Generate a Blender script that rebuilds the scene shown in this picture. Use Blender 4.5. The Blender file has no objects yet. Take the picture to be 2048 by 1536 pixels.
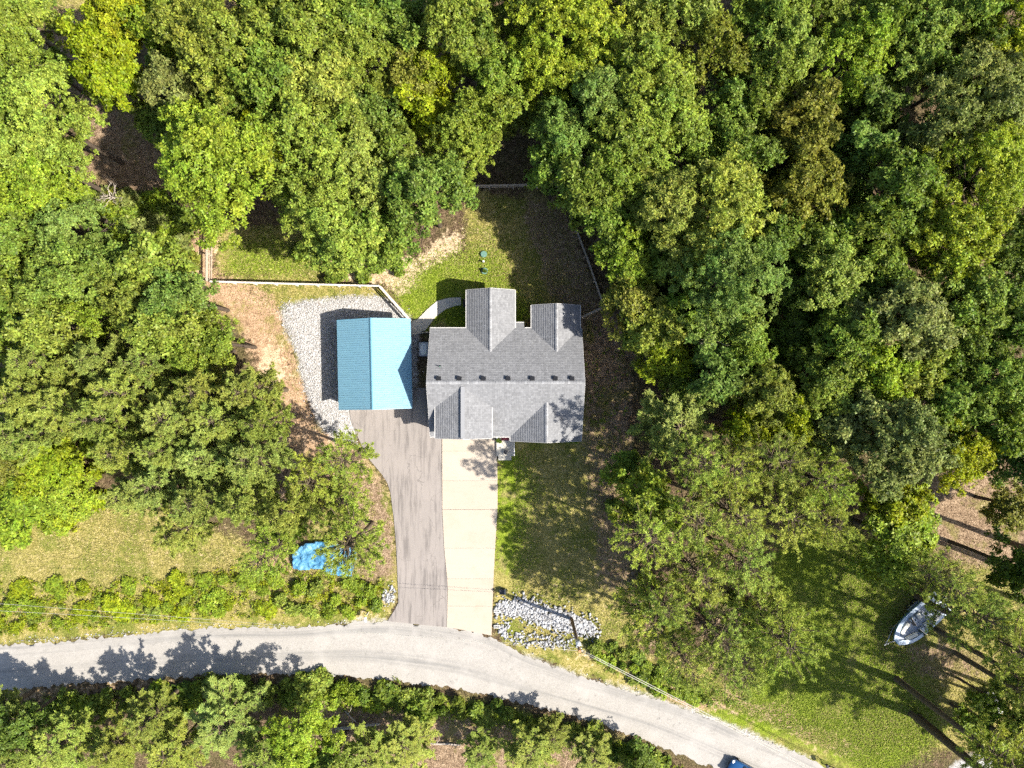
import bpy, bmesh, math, random
import numpy as np
from mathutils import Vector, Matrix

# ------------------------------------------------------------------ camera, sky, sun, exposure
SC = bpy.context.scene
CAM_H = 71.0                      # drone height in metres
PXM = 20.0                        # photograph pixels per metre on the ground (2048 px wide)
cam_d = bpy.data.cameras.new("camera")
cam = bpy.data.objects.new("camera", cam_d)
SC.collection.objects.link(cam)
cam.location = (0, 0, CAM_H)
cam.rotation_euler = (0, 0, 0)
cam_d.sensor_width = 36.0
cam_d.lens = 18.0 / (51.2 / CAM_H)
cam_d.clip_start = 0.5
cam_d.clip_end = 2000
SC.camera = cam

SUN_EL, SUN_AZ = math.radians(46), math.radians(-20.5)     # azimuth measured from +X, anticlockwise
sun_dir = Vector((math.cos(SUN_AZ) * math.cos(SUN_EL), math.sin(SUN_AZ) * math.cos(SUN_EL), math.sin(SUN_EL)))
world = bpy.data.worlds.new("World")
SC.world = world
world.use_nodes = True
wn = world.node_tree
sky = wn.nodes.new("ShaderNodeTexSky")
sky.sky_type = 'NISHITA'
sky.sun_disc = False
sky.sun_elevation = SUN_EL
sky.sun_rotation = math.radians(90) - SUN_AZ
sky.air_density = 1.0
sky.dust_density = 1.5
bg = wn.nodes["Background"]
bg.inputs["Strength"].default_value = 0.11
wn.links.new(sky.outputs[0], bg.inputs["Color"])
sun_d = bpy.data.lights.new("sun", 'SUN')
sun_d.energy = 5.0
sun_d.angle = math.radians(0.55)
sun_d.color = (1.0, 0.95, 0.86)
sun = bpy.data.objects.new("sun", sun_d)
SC.collection.objects.link(sun)
sun.rotation_euler = sun_dir.to_track_quat('Z', 'Y').to_euler()
SC.view_settings.view_transform = 'Standard'
SC.view_settings.look = 'None'
SC.view_settings.exposure = 1.15
SC.view_settings.gamma = 1.0
SC.view_settings.use_curve_mapping = False
SC.cycles.max_bounces = 4
SC.cycles.diffuse_bounces = 2
SC.cycles.glossy_bounces = 2
SC.cycles.transmission_bounces = 2
SC.cycles.use_light_tree = False
SC.cycles.use_adaptive_sampling = True
SC.cycles.adaptive_threshold = 0.03
SC.cycles.use_denoising = False

rng = np.random.default_rng(7)
random.seed(7)

# ------------------------------------------------------------------ helpers
def P(px, py, z=0.0):
    k = (1.0 - z / CAM_H) / PXM
    return ((px - 1024) * k, (768 - py) * k, z)

def link(o, parent=None):
    SC.collection.objects.link(o)
    if parent is not None:
        o.parent = parent
    return o

def empty(name, loc=(0, 0, 0), rz=0.0, label=None, cat=None, group=None, kind=None):
    o = bpy.data.objects.new(name, None)
    o.empty_display_size = 0.2
    o.location = loc
    o.rotation_euler = (0, 0, rz)
    link(o)
    tag(o, label, cat, group, kind)
    return o

def tag(o, label=None, cat=None, group=None, kind=None):
    if label: o["label"] = label
    if cat: o["category"] = cat
    if group: o["group"] = group
    if kind: o["kind"] = kind
    return o

class MB:
    """collects simple shapes into one mesh"""
    def __init__(self):
        self.v, self.f = [], []
    def add(self, vs, fs):
        n = len(self.v)
        self.v += [tuple(p) for p in vs]
        self.f += [tuple(i + n for i in f) for f in fs]
        return self
    def box(self, c, s, rz=0.0, m=None):
        hx, hy, hz = s[0] / 2, s[1] / 2, s[2] / 2
        vs = [Vector((x, y, z)) for z in (-hz, hz) for x, y in ((-hx, -hy), (hx, -hy), (hx, hy), (-hx, hy))]
        R = Matrix.Rotation(rz, 3, 'Z') if m is None else m
        vs = [R @ v + Vector(c) for v in vs]
        return self.add(vs, [(3, 2, 1, 0), (4, 5, 6, 7), (0, 1, 5, 4), (1, 2, 6, 5), (2, 3, 7, 6), (3, 0, 4, 7)])
    def tube(self, p0, p1, r0, r1=None, n=8, caps=True):
        r1 = r0 if r1 is None else r1
        p0, p1 = Vector(p0), Vector(p1)
        d = (p1 - p0).normalized()
        a = d.orthogonal().normalized(); b = d.cross(a)
        vs = []
        for p, r in ((p0, r0), (p1, r1)):
            for i in range(n):
                t = 2 * math.pi * i / n
                vs.append(p + a * (math.cos(t) * r) + b * (math.sin(t) * r))
        fs = [(i, (i + 1) % n, n + (i + 1) % n, n + i) for i in range(n)]
        if caps:
            fs += [tuple(reversed(range(n))), tuple(range(n, 2 * n))]
        return self.add(vs, fs)
    def path(self, pts, r, n=6):
        pts = [Vector(p) for p in pts]
        rs = r if isinstance(r, (list, tuple)) else [r] * len(pts)
        vs, fs = [], []
        for k, p in enumerate(pts):
            d = (pts[min(k + 1, len(pts) - 1)] - pts[max(k - 1, 0)]).normalized()
            a = d.cross(Vector((0.13, 0.21, 0.97))); a = a.normalized() if a.length > 1e-4 else d.orthogonal().normalized()
            b = d.cross(a)
            for i in range(n):
                t = 2 * math.pi * i / n
                vs.append(p + a * (math.cos(t) * rs[k]) + b * (math.sin(t) * rs[k]))
        for k in range(len(pts) - 1):
            for i in range(n):
                fs.append((k * n + i, k * n + (i + 1) % n, (k + 1) * n + (i + 1) % n, (k + 1) * n + i))
        fs += [tuple(reversed(range(n))), tuple(range((len(pts) - 1) * n, len(pts) * n))]
        return self.add(vs, fs)
    def prism(self, poly, z0, z1):
        n = len(poly)
        a = sum(poly[i][0] * poly[(i + 1) % n][1] - poly[(i + 1) % n][0] * poly[i][1] for i in range(n))
        if a < 0: poly = poly[::-1]
        vs = [(x, y, z0) for x, y in poly] + [(x, y, z1) for x, y in poly]
        fs = [tuple(reversed(range(n))), tuple(range(n, 2 * n))]
        fs += [(i, (i + 1) % n, n + (i + 1) % n, n + i) for i in range(n)]
        return self.add(vs, fs)
    def build(self, name, mat, parent=None, smooth=False, bevel=0.0):
        me = bpy.data.meshes.new(name)
        me.from_pydata([tuple(p) for p in self.v], [], self.f)
        me.materials.append(mat)
        if smooth:
            me.shade_smooth()
        me.update()
        o = link(bpy.data.objects.new(name, me), parent)
        if bevel > 0:
            b = o.modifiers.new("bevel", 'BEVEL'); b.width = bevel; b.segments = 2; b.limit_method = 'ANGLE'
        return o

def np_mesh(name, V, F, mat, smooth=False):
    """V (n,3), F (m,k) numpy -> mesh datablock"""
    V = np.ascontiguousarray(V, np.float32); F = np.ascontiguousarray(F, np.int32)
    me = bpy.data.meshes.new(name)
    m, k = F.shape
    me.vertices.add(len(V)); me.vertices.foreach_set("co", V.ravel())
    me.loops.add(m * k); me.loops.foreach_set("vertex_index", F.ravel())
    me.polygons.add(m)
    me.polygons.foreach_set("loop_start", np.arange(0, m * k, k, dtype=np.int32))
    me.materials.append(mat)
    me.update(calc_edges=True)
    if smooth: me.shade_smooth()
    return me

# ------------------------------------------------------------------ materials
class N:
    """tiny node-graph helper"""
    def __init__(self, name):
        self.m = bpy.data.materials.new(name); self.m.use_nodes = True
        self.t = self.m.node_tree
        self.b = self.t.nodes["Principled BSDF"]
        self.out = self.t.nodes["Material Output"]
    def n(self, typ, **kw):
        x = self.t.nodes.new(typ)
        for k, v in kw.items(): setattr(x, k, v)
        return x
    def l(self, a, b): self.t.links.new(a, b)
    def coords(self, which="Object"):
        return self.n("ShaderNodeTexCoord").outputs[which]
    def noise(self, vec, scale, detail=4, rough=0.6, dist=0.0):
        x = self.n("ShaderNodeTexNoise")
        x.inputs["Scale"].default_value = scale; x.inputs["Detail"].default_value = detail
        x.inputs["Roughness"].default_value = rough; x.inputs["Distortion"].default_value = dist
        if vec is not None: self.l(vec, x.inputs["Vector"])
        return x.outputs["Fac"]
    def voro(self, vec, scale, out="Color", rand=1.0):
        x = self.n("ShaderNodeTexVoronoi"); x.inputs["Scale"].default_value = scale
        x.inputs["Randomness"].default_value = rand
        self.l(vec, x.inputs["Vector"]); return x.outputs[out]
    def ramp(self, fac, stops, interp='LINEAR'):
        x = self.n("ShaderNodeValToRGB"); e = x.color_ramp.elements
        x.color_ramp.interpolation = interp
        while len(e) < len(stops): e.new(0.5)
        for i, (p, c) in enumerate(stops):
            e[i].position = p; e[i].color = (*c, 1) if len(c) == 3 else c
        self.l(fac, x.inputs["Fac"]); return x.outputs["Color"]
    def mix(self, fac, a, b, mode='MIX'):
        x = self.n("ShaderNodeMix", data_type='RGBA', blend_type=mode)
        for s, val in ((x.inputs["Factor"], fac), (x.inputs["A"], a), (x.inputs["B"], b)):
            pass
        self.put(x.inputs[0], fac); self.put(x.inputs[6], a); self.put(x.inputs[7], b)
        return x.outputs[2]
    def put(self, sock, v):
        if isinstance(v, (int, float)): sock.default_value = v
        elif isinstance(v, tuple): sock.default_value = (*v, 1) if len(v) == 3 else v
        else: self.l(v, sock)
    def math(self, op, a, b=0.5, c=None):
        x = self.n("ShaderNodeMath", operation=op)
        self.put(x.inputs[0], a); self.put(x.inputs[1], b)
        if c is not None: self.put(x.inputs[2], c)
        return x.outputs[0]
    def maprange(self, v, a, b, c=0.0, d=1.0, smooth=True):
        x = self.n("ShaderNodeMapRange"); x.interpolation_type = 'SMOOTHSTEP' if smooth else 'LINEAR'
        self.put(x.inputs[0], v)
        for i, q in enumerate((a, b, c, d)): x.inputs[i + 1].default_value = q
        return x.outputs[0]
    def bump(self, h, strength=0.4, dist=0.05):
        x = self.n("ShaderNodeBump"); x.inputs["Strength"].default_value = strength
        x.inputs["Distance"].default_value = dist
        self.l(h, x.inputs["Height"]); self.l(x.outputs[0], self.b.inputs["Normal"])
    def mapping(self, vec, scale=(1, 1, 1), rot=(0, 0, 0)):
        x = self.n("ShaderNodeMapping"); x.inputs["Scale"].default_value = scale; x.inputs["Rotation"].default_value = rot
        self.l(vec, x.inputs["Vector"]); return x.outputs[0]
    def done(self, col=None, rough=0.9, spec=0.2, metal=0.0):
        if col is not None: self.put(self.b.inputs["Base Color"], col)
        self.put(self.b.inputs["Roughness"], rough)
        self.b.inputs["Specular IOR Level"].default_value = spec
        self.b.inputs["Metallic"].default_value = metal
        return self.m

def plain(name, col, rough=0.7, spec=0.3, metal=0.0, var=0.18, scale=6.0):
    g = N(name); c = g.coords()
    f = g.noise(c, scale, 5)
    lo = tuple(x * (1 - var) for x in col); hi = tuple(min(1, x * (1 + var)) for x in col)
    return g.done(g.ramp(f, [(0.3, lo), (0.7, hi)]), rough, spec, metal)

def ground_material():
    g = N("ground_surface"); c = g.coords()
    za = g.n("ShaderNodeAttribute", attribute_name="zone_a").outputs["Color"]
    zb = g.n("ShaderNodeAttribute", attribute_name="zone_b").outputs["Color"]
    sa = g.n("ShaderNodeSeparateColor"); g.l(za, sa.inputs[0])
    sb = g.n("ShaderNodeSeparateColor"); g.l(zb, sb.inputs[0])
    n1 = g.noise(c, 0.30, 4, 0.7); n2 = g.noise(c, 1.9, 4, 0.72); n3 = g.noise(c, 8.0, 2, 0.7)
    fine = g.math('MULTIPLY_ADD', n3, 0.6, g.math('MULTIPLY', n2, 0.4))
    rag = g.math('ADD', g.math('MULTIPLY', n1, 0.75), g.math('MULTIPLY', n2, 0.85))      # mean 0.8
    def weight(w, k=1.0):
        t = g.math('ADD', w, g.math('MULTIPLY_ADD', rag, 1.5 * k, -1.2 * k))
        return g.maprange(t, 0.30, 0.70)
    patch = g.maprange(n1, 0.42, 0.60)
    forest = g.ramp(fine, [(0.36, (0.026, 0.018, 0.010)), (0.48, (0.080, 0.054, 0.031)), (0.58, (0.17, 0.118, 0.07)), (0.68, (0.30, 0.225, 0.145))])
    forest = g.mix(g.math('MULTIPLY', patch, 0.5), forest, g.ramp(fine, [(0.36, (0.03, 0.035, 0.010)), (0.64, (0.14, 0.13, 0.045))]))
    lush = g.ramp(fine, [(0.36, (0.060, 0.095, 0.005)), (0.5, (0.145, 0.195, 0.013)), (0.64, (0.27, 0.315, 0.040))])
    lush = g.mix(g.maprange(n1, 0.50, 0.64), lush, g.ramp(fine, [(0.36, (0.12, 0.115, 0.028)), (0.64, (0.32, 0.27, 0.10))]))
    dry = g.ramp(fine, [(0.36, (0.13, 0.12, 0.026)), (0.5, (0.26, 0.222, 0.064)), (0.64, (0.44, 0.36, 0.15))])
    dry = g.mix(g.maprange(n1, 0.40, 0.56), g.ramp(fine, [(0.36, (0.075, 0.095, 0.014)), (0.64, (0.22, 0.225, 0.045))]), dry)
    dry = g.mix(g.maprange(n2, 0.60, 0.70), dry, (0.44, 0.33, 0.20))
    dirt = g.ramp(fine, [(0.36, (0.20, 0.120, 0.066)), (0.5, (0.35, 0.228, 0.138)), (0.64, (0.52, 0.38, 0.25))])
    dirt = g.mix(g.maprange(n1, 0.50, 0.64), dirt, g.ramp(fine, [(0.36, (0.13, 0.12, 0.03)), (0.64, (0.33, 0.26, 0.10))]))
    straw = g.ramp(fine, [(0.36, (0.085, 0.055, 0.032)), (0.5, (0.21, 0.142, 0.088)), (0.64, (0.42, 0.31, 0.205))])
    straw = g.mix(g.maprange(n1, 0.52, 0.62, 0, 0.75), straw, g.ramp(fine, [(0.36, (0.09, 0.09, 0.02)), (0.64, (0.24, 0.20, 0.07))]))
    sand = g.ramp(fine, [(0.36, (0.25, 0.17, 0.09)), (0.5, (0.47, 0.35, 0.22)), (0.64, (0.64, 0.51, 0.35))])
    cells = g.voro(c, 8.0); gs = g.n("ShaderNodeSeparateColor"); g.l(cells, gs.inputs[0])
    grav = g.ramp(gs.outputs[0], [(0.0, (0.22, 0.205, 0.19)), (0.5, (0.37, 0.352, 0.335)), (1.0, (0.54, 0.53, 0.52))])
    grav = g.mix(g.maprange(n2, 0.52, 0.68, 0, 0.6), grav, (0.24, 0.19, 0.14))
    col = forest
    col = g.mix(weight(sa.outputs[1]), col, dry)
    col = g.mix(weight(sa.outputs[0], 1.1), col, lush)
    col = g.mix(weight(sb.outputs[0], 1.2), col, straw)
    col = g.mix(weight(sa.outputs[2], 1.1), col, dirt)
    col = g.mix(weight(sb.outputs[2], 1.2), col, sand)
    col = g.mix(weight(sb.outputs[1], 0.7), col, grav)
    g.bump(n3, 0.8, 0.12)
    return g.done(col, 0.95, 0.1)

def road_material():
    g = N("chip_seal_road"); c = g.coords()
    n1 = g.noise(c, 0.35, 5, 0.6); n2 = g.noise(c, 9, 4, 0.8); n3 = g.noise(c, 1.6, 6, 0.7, 0.3)
    u = g.n("ShaderNodeUVMap"); u.uv_map = "UVMap"
    su = g.n("ShaderNodeSeparateXYZ"); g.l(u.outputs[0], su.inputs[0])
    # worn wheel tracks run along the road: v is the position across it
    w = g.math('SINE', g.math('MULTIPLY', su.outputs[1], 4 * math.pi))
    streak = g.noise(g.mapping(u.outputs[0], (0.12, 7, 1)), 1.4, 5, 0.65)
    col = g.ramp(n2, [(0.2, (0.20, 0.184, 0.165)), (0.5, (0.31, 0.288, 0.260)), (0.8, (0.42, 0.395, 0.36))])
    tr = g.math('MULTIPLY', g.maprange(w, -0.2, 0.9), g.maprange(streak, 0.35, 0.68))
    col = g.mix(g.math('MULTIPLY', tr, 0.85), col, (0.185, 0.178, 0.168))
    blotch = g.math('MULTIPLY', g.maprange(n3, 0.56, 0.66), g.maprange(n2, 0.46, 0.58))
    col = g.mix(g.math('MULTIPLY', blotch, 0.8), col, (0.13, 0.125, 0.115))
    col = g.mix(g.maprange(n1, 0.45, 0.7, 0, 0.4), col, (0.40, 0.375, 0.345))
    g.bump(n2, 0.35, 0.02)
    return g.done(col, 0.92, 0.2)

def asphalt_material():
    g = N("weathered_asphalt"); c = g.coords()
    n1 = g.noise(c, 0.3, 5, 0.6); n2 = g.noise(c, 14, 4, 0.8)
    st = g.noise(g.mapping(c, (2.6, 0.22, 1)), 1.0, 5, 0.65)
    col = g.ramp(n2, [(0.2, (0.195, 0.171, 0.155)), (0.8, (0.29, 0.258, 0.236))])
    col = g.mix(g.maprange(st, 0.45, 0.66, 0, 0.75), col, (0.115, 0.102, 0.095))
    col = g.mix(g.maprange(n1, 0.4, 0.7, 0, 0.4), col, (0.29, 0.255, 0.23))
    ed = g.voro(g.mapping(c, (1, 1, 1)), 0.23, "Distance")
    # hairline cracks
    v = g.n("ShaderNodeTexVoronoi", feature='DISTANCE_TO_EDGE'); v.inputs["Scale"].default_value = 0.28
    wv = g.n("ShaderNodeVectorMath", operation='ADD'); nn = g.n("ShaderNodeTexNoise"); nn.inputs["Scale"].default_value = 1.1; nn.inputs["Detail"].default_value = 5
    g.l(c, nn.inputs["Vector"]); g.l(c, wv.inputs[0]); g.l(nn.outputs["Color"], wv.inputs[1]); g.l(wv.outputs[0], v.inputs["Vector"])
    cr = g.math('MULTIPLY', g.math('LESS_THAN', v.outputs["Distance"], 0.006), g.maprange(n1, 0.5, 0.6))
    col = g.mix(g.math('MULTIPLY', cr, 0.4), col, (0.06, 0.055, 0.05))
    g.bump(n2, 0.3, 0.015)
    return g.done(col, 0.9, 0.25)

def concrete_material(name, base=(0.42, 0.36, 0.295), stain=True):
    g = N(name); c = g.coords()
    n1 = g.noise(c, 0.5, 6, 0.65); n2 = g.noise(c, 12, 4, 0.8); n3 = g.noise(g.mapping(c, (0.5, 2.2, 1)), 0.8, 5)
    oi = g.n("ShaderNodeObjectInfo").outputs["Random"]
    lo = tuple(x * 0.86 for x in base); hi = tuple(x * 1.1 for x in base)
    col = g.ramp(n2, [(0.2, lo), (0.8, hi)])
    col = g.mix(g.maprange(n1, 0.45, 0.7, 0, 0.45), col, tuple(x * q for x, q in zip(base, (0.85, 0.80, 0.72))))
    col = g.mix(g.maprange(n3, 0.5, 0.75, 0, 0.3), col, tuple(x * 0.75 for x in base))
    col = g.mix(g.math('MULTIPLY', oi, 0.45), col, tuple(x * q for x, q in zip(base, (0.80, 0.76, 0.70))))
    g.bump(n2, 0.2, 0.01)
    return g.done(col, 0.85, 0.25)

def shingle_material():
    g = N("asphalt_shingle")
    u = g.n("ShaderNodeUVMap"); u.uv_map = "UVMap"
    br = g.n("ShaderNodeTexBrick"); br.offset = 0.43; br.offset_frequency = 1
    br.inputs["Scale"].default_value = 1.0; br.inputs["Brick Width"].default_value = 0.22; br.inputs["Row Height"].default_value = 0.19
    br.inputs["Mortar Size"].default_value = 0.006; br.inputs["Mortar Smooth"].default_value = 0.3; br.inputs["Bias"].default_value = 0.0
    br.inputs["Color1"].default_value = (0.155, 0.155, 0.159, 1); br.inputs["Color2"].default_value = (0.212, 0.212, 0.216, 1)
    br.inputs["Mortar"].default_value = (0.10, 0.10, 0.105, 1)
    g.l(u.outputs[0], br.inputs["Vector"])
    br2 = g.n("ShaderNodeTexBrick"); br2.offset = 0.37
    for a, b in (("Scale", 1.0), ("Brick Width", 0.17), ("Row Height", 0.19), ("Mortar Size", 0.0)): br2.inputs[a].default_value = b
    br2.inputs["Color1"].default_value = (0.90, 0.90, 0.90, 1); br2.inputs["Color2"].default_value = (1.10, 1.10, 1.10, 1)
    g.l(u.outputs[0], br2.inputs["Vector"])
    col = g.mix(1.0, br.outputs["Color"], br2.outputs["Color"], 'MULTIPLY')
    n = g.noise(g.coords(), 0.5, 5); col = g.mix(g.maprange(n, 0.4, 0.7, 0, 0.25), col, (0.22, 0.22, 0.225))
    st = g.noise(g.mapping(u.outputs[0], (2.2, 0.18, 1)), 1.0, 5, 0.7); col = g.mix(g.maprange(st, 0.5, 0.72, 0, 0.5), col, (0.135, 0.135, 0.138))
    nf = g.noise(g.coords(), 40, 3); g.bump(nf, 0.3, 0.01)
    return g.done(col, 0.85, 0.35)

def leaf_material(name, rough=0.5, trans=0.36, jitter=0.55):
    g = N(name)
    oc = g.n("ShaderNodeObjectInfo").outputs["Color"]
    isl = g.n("ShaderNodeNewGeometry").outputs["Random Per Island"]
    hs = g.n("ShaderNodeHueSaturation")
    hz = g.noise(g.coords(), 0.3, 2)
    g.l(g.math('ADD', g.maprange(isl, 0, 1, 0.478, 0.516, False), g.maprange(hz, 0.3, 0.7, 0.016, -0.016, False)), hs.inputs["Hue"])
    wn_ = g.n("ShaderNodeTexWhiteNoise", noise_dimensions='1D'); g.l(isl, wn_.inputs["W"])
    big = g.noise(g.coords(), 0.45, 3, 0.65)
    val = g.math('MULTIPLY', g.maprange(wn_.outputs["Value"], 0, 1, 1 - jitter, 1 + jitter, False), g.maprange(big, 0.3, 0.7, 0.72, 1.32, False))
    g.l(val, hs.inputs["Value"])
    g.l(oc, hs.inputs["Color"])
    hs.inputs["Saturation"].default_value = 1.0
    g.done(hs.outputs[0], rough, 0.22)
    tr = g.n("ShaderNodeBsdfTranslucent")
    h2 = g.n("ShaderNodeHueSaturation"); h2.inputs["Hue"].default_value = 0.493; h2.inputs["Value"].default_value = 1.25; h2.inputs["Saturation"].default_value = 1.05
    g.l(hs.outputs[0], h2.inputs["Color"]); g.l(h2.outputs[0], tr.inputs["Color"])
    mx = g.n("ShaderNodeMixShader"); mx.inputs[0].default_value = trans
    g.l(g.b.outputs[0], mx.inputs[1]); g.l(tr.outputs[0], mx.inputs[2]); g.l(mx.outputs[0], g.out.inputs["Surface"])
    return g.m

def island_material(name, stops, rough=0.9, spec=0.2):
    g = N(name)
    isl = g.n("ShaderNodeNewGeometry").outputs["Random Per Island"]
    return g.done(g.ramp(isl, stops), rough, spec)

def tarp_material():
    g = N("blue_tarp"); c = g.coords()
    n1 = g.noise(c, 1.3, 5, 0.65, 1.2)
    v = g.n("ShaderNodeTexVoronoi", feature='DISTANCE_TO_EDGE'); v.inputs["Scale"].default_value = 1.7
    wv = g.n("ShaderNodeVectorMath", operation='ADD'); nn = g.n("ShaderNodeTexNoise"); nn.inputs["Scale"].default_value = 0.9
    g.l(c, nn.inputs["Vector"]); g.l(c, wv.inputs[0]); g.l(nn.outputs["Color"], wv.inputs[1]); g.l(wv.outputs[0], v.inputs["Vector"])
    col = g.ramp(n1, [(0.3, (0.035, 0.13, 0.25)), (0.52, (0.07, 0.22, 0.36)), (0.72, (0.15, 0.32, 0.45))])
    col = g.mix(g.maprange(g.noise(c, 2.6, 5, 0.7), 0.60, 0.72, 0, 0.5), col, (0.14, 0.13, 0.09))
    h = g.math('ADD', n1, g.maprange(v.outputs["Distance"], 0.0, 0.30, 0, 0.4))
    g.bump(h, 0.8, 0.12)
    return g.done(col, 0.5, 0.4)

def blue_roof_material():
    g = N("blue_painted_metal"); c = g.coords()
    oi = g.n("ShaderNodeObjectInfo").outputs["Random"]
    st = g.noise(g.mapping(c, (0.5, 9, 1)), 1.0, 5, 0.65); n = g.noise(c, 1.7, 4)
    col = g.ramp(st, [(0.3, (0.135, 0.275, 0.355)), (0.7, (0.165, 0.320, 0.405))])
    col = g.mix(g.math('MULTIPLY', oi, 0.22), col, (0.13, 0.25, 0.33))
    col = g.mix(g.maprange(n, 0.58, 0.72, 0, 0.3), col, (0.16, 0.22, 0.25))
    return g.done(col, g.maprange(n, 0.35, 0.65, 0.52, 0.62), 0.4)

M = dict(
    ground=ground_material(), road=road_material(), asphalt=asphalt_material(),
    concrete=concrete_material("driveway_concrete"), path=concrete_material("path_concrete", (0.50, 0.47, 0.41)),
    shingle=shingle_material(), leaf=leaf_material("leaf"), needle=leaf_material("needle", 0.5, 0.22, 0.35),
    bark=plain("bark", (0.085, 0.065, 0.048), 0.95, 0.1, var=0.5, scale=9), pinebark=plain("pine_bark", (0.115, 0.088, 0.058), 0.95, 0.1, var=0.5, scale=7),
    deadwood=plain("dead_wood", (0.36, 0.31, 0.26), 0.9, 0.1, var=0.35), siding=plain("siding", (0.52, 0.50, 0.46), 0.7, var=0.06),
    white=plain("white_paint", (0.74, 0.73, 0.70), 0.55, var=0.06), fence=plain("weathered_wood", (0.42, 0.34, 0.26), 0.85, 0.15, var=0.3, scale=9),
    fencelight=plain("pale_wood", (0.60, 0.54, 0.47), 0.85, 0.15, var=0.2, scale=9),
    offwhite=plain("offwhite_trim", (0.50, 0.48, 0.45), 0.6, var=0.12),
    black=plain("black_metal", (0.022, 0.022, 0.025), 0.5, 0.4), grey=plain("grey_metal", (0.33, 0.34, 0.35), 0.5, 0.5, 0.3),
    galv=plain("galvanised", (0.5, 0.51, 0.52), 0.45, 0.5, 0.5), glass=plain("dark_glass", (0.03, 0.04, 0.05), 0.08, 0.6, var=0.02),
    bluemetal=blue_roof_material(), bluetrim=plain("blue_trim_metal", (0.125, 0.28, 0.375), 0.36, 0.5, var=0.05),
    garagewall=plain("garage_wall_metal", (0.55, 0.55, 0.53), 0.6, var=0.06), tarp=tarp_material(),
    red=plain("red_mat", (0.22, 0.06, 0.07), 0.9, var=0.4, scale=12), darkmat=plain("dark_mat", (0.04, 0.035, 0.035), 0.95),
    greenplastic=plain("green_plastic", (0.10, 0.20, 0.16), 0.6, var=0.12), terracotta=plain("terracotta", (0.35, 0.15, 0.08), 0.85),
    polewood=plain("pole_wood", (0.20, 0.135, 0.085), 0.9, 0.1, var=0.35, scale=5), poletop=plain("pole_end_grain", (0.42, 0.22, 0.11), 0.9, 0.1, var=0.3),
    wire=plain("aluminium_wire", (0.45, 0.42, 0.36), 0.6, 0.4, 0.2), yellow=plain("yellow_paint", (0.60, 0.48, 0.14), 0.6),
    hull=plain("boat_gelcoat", (0.52, 0.60, 0.70), 0.22, 0.5, var=0.05), hullgreen=plain("boat_stripe", (0.12, 0.22, 0.24), 0.25, 0.5, var=0.05),
    deck=plain("boat_floor", (0.30, 0.33, 0.39), 0.6, var=0.12), vinyl=plain("seat_vinyl", (0.66, 0.63, 0.55), 0.5, var=0.1),
    vinylgrey=plain("grey_vinyl", (0.24, 0.25, 0.28), 0.5, var=0.1),
    carblue=plain("car_blue", (0.018, 0.085, 0.22), 0.22, 0.6, 0.35, var=0.05), rubber=plain("rubber", (0.02, 0.02, 0.02), 0.85),
    chrome=plain("chrome", (0.6, 0.6, 0.6), 0.2, 0.5, 0.9), light=plain("lamp_glass", (0.7, 0.7, 0.68), 0.15, 0.5), redlens=plain("red_lens", (0.35, 0.02, 0.02), 0.2, 0.5),
    stone=island_material("rip_rap_stone", [(0, (0.17, 0.155, 0.14)), (0.2, (0.26, 0.255, 0.25)), (0.6, (0.35, 0.35, 0.36)), (1, (0.47, 0.47, 0.47))]),
    pebble=island_material("gravel_stone", [(0, (0.26, 0.245, 0.23)), (0.45, (0.39, 0.375, 0.36)), (1, (0.56, 0.545, 0.53))]),
    grasslush=island_material("lush_grass_blade", [(0, (0.095, 0.145, 0.010)), (0.6, (0.195, 0.255, 0.022)), (1, (0.33, 0.36, 0.07))]),
    grassdry=island_material("dry_grass_blade", [(0, (0.14, 0.135, 0.03)), (0.55, (0.26, 0.225, 0.072)), (1, (0.44, 0.36, 0.17))]),
    litter=island_material("fallen_leaf", [(0, (0.05, 0.03, 0.016)), (0.6, (0.15, 0.095, 0.055)), (1, (0.33, 0.235, 0.15))]),
    block=plain("concrete_block", (0.55, 0.54, 0.52), 0.9, var=0.12),
)

# ------------------------------------------------------------------ plan of the place (photograph pixels at ground level)
ROAD_N = [(-700, 1330), (-300, 1306), (0, 1290), (120, 1284), (240, 1273), (340, 1262), (480, 1253), (560, 1257), (640, 1253), (700, 1246), (775, 1240), (880, 1252), (983, 1272),
          (1010, 1284), (1036, 1307), (1087, 1324), (1162, 1353), (1265, 1385), (1333, 1404), (1444, 1444), (1510, 1478), (1590, 1505), (1660, 1540), (1850, 1640), (2100, 1780)]
ROAD_S = [(-700, 1425), (-300, 1400), (0, 1383), (120, 1370), (300, 1358), (420, 1350), (560, 1347), (700, 1352), (780, 1360), (870, 1370), (960, 1385), (1040, 1405), (1120, 1425),
          (1200, 1450), (1270, 1470), (1340, 1500), (1420, 1532), (1560, 1602), (1700, 1682), (1950, 1830)]
DRIVE_A = [(696, 800), (826, 800), (826, 776), (879, 776), (879, 874), (883, 876), (884, 1020), (888, 1100), (895, 1170), (893, 1254), (850, 1250), (775, 1242), (788, 1222), (797, 1205),
           (795, 1150), (793, 1100), (790, 1060), (787, 1030), (781, 985), (775, 966), (765, 950), (740, 920), (724, 892), (712, 865), (702, 840)]
CONC_L = [(883.6, 870), (884, 1020), (888, 1100), (895, 1170), (893, 1256)]
CONC_R = [(993, 870), (995, 960), (995, 1019), (991, 1080), (987, 1160), (983, 1272)]
GRAVEL = [(555, 612), (600, 602), (640, 598), (700, 592), (770, 594), (815, 632), (832, 650), (832, 780), (700, 830), (712, 868), (722, 888), (668, 884), (640, 850), (616, 805), (600, 740), (590, 700), (568, 650)]
GARAGE = [(692, 650), (812, 650), (816, 806), (696, 808)]
HOUSE = [(876, 668), (1151, 668), (1151, 862), (876, 862)]
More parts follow.
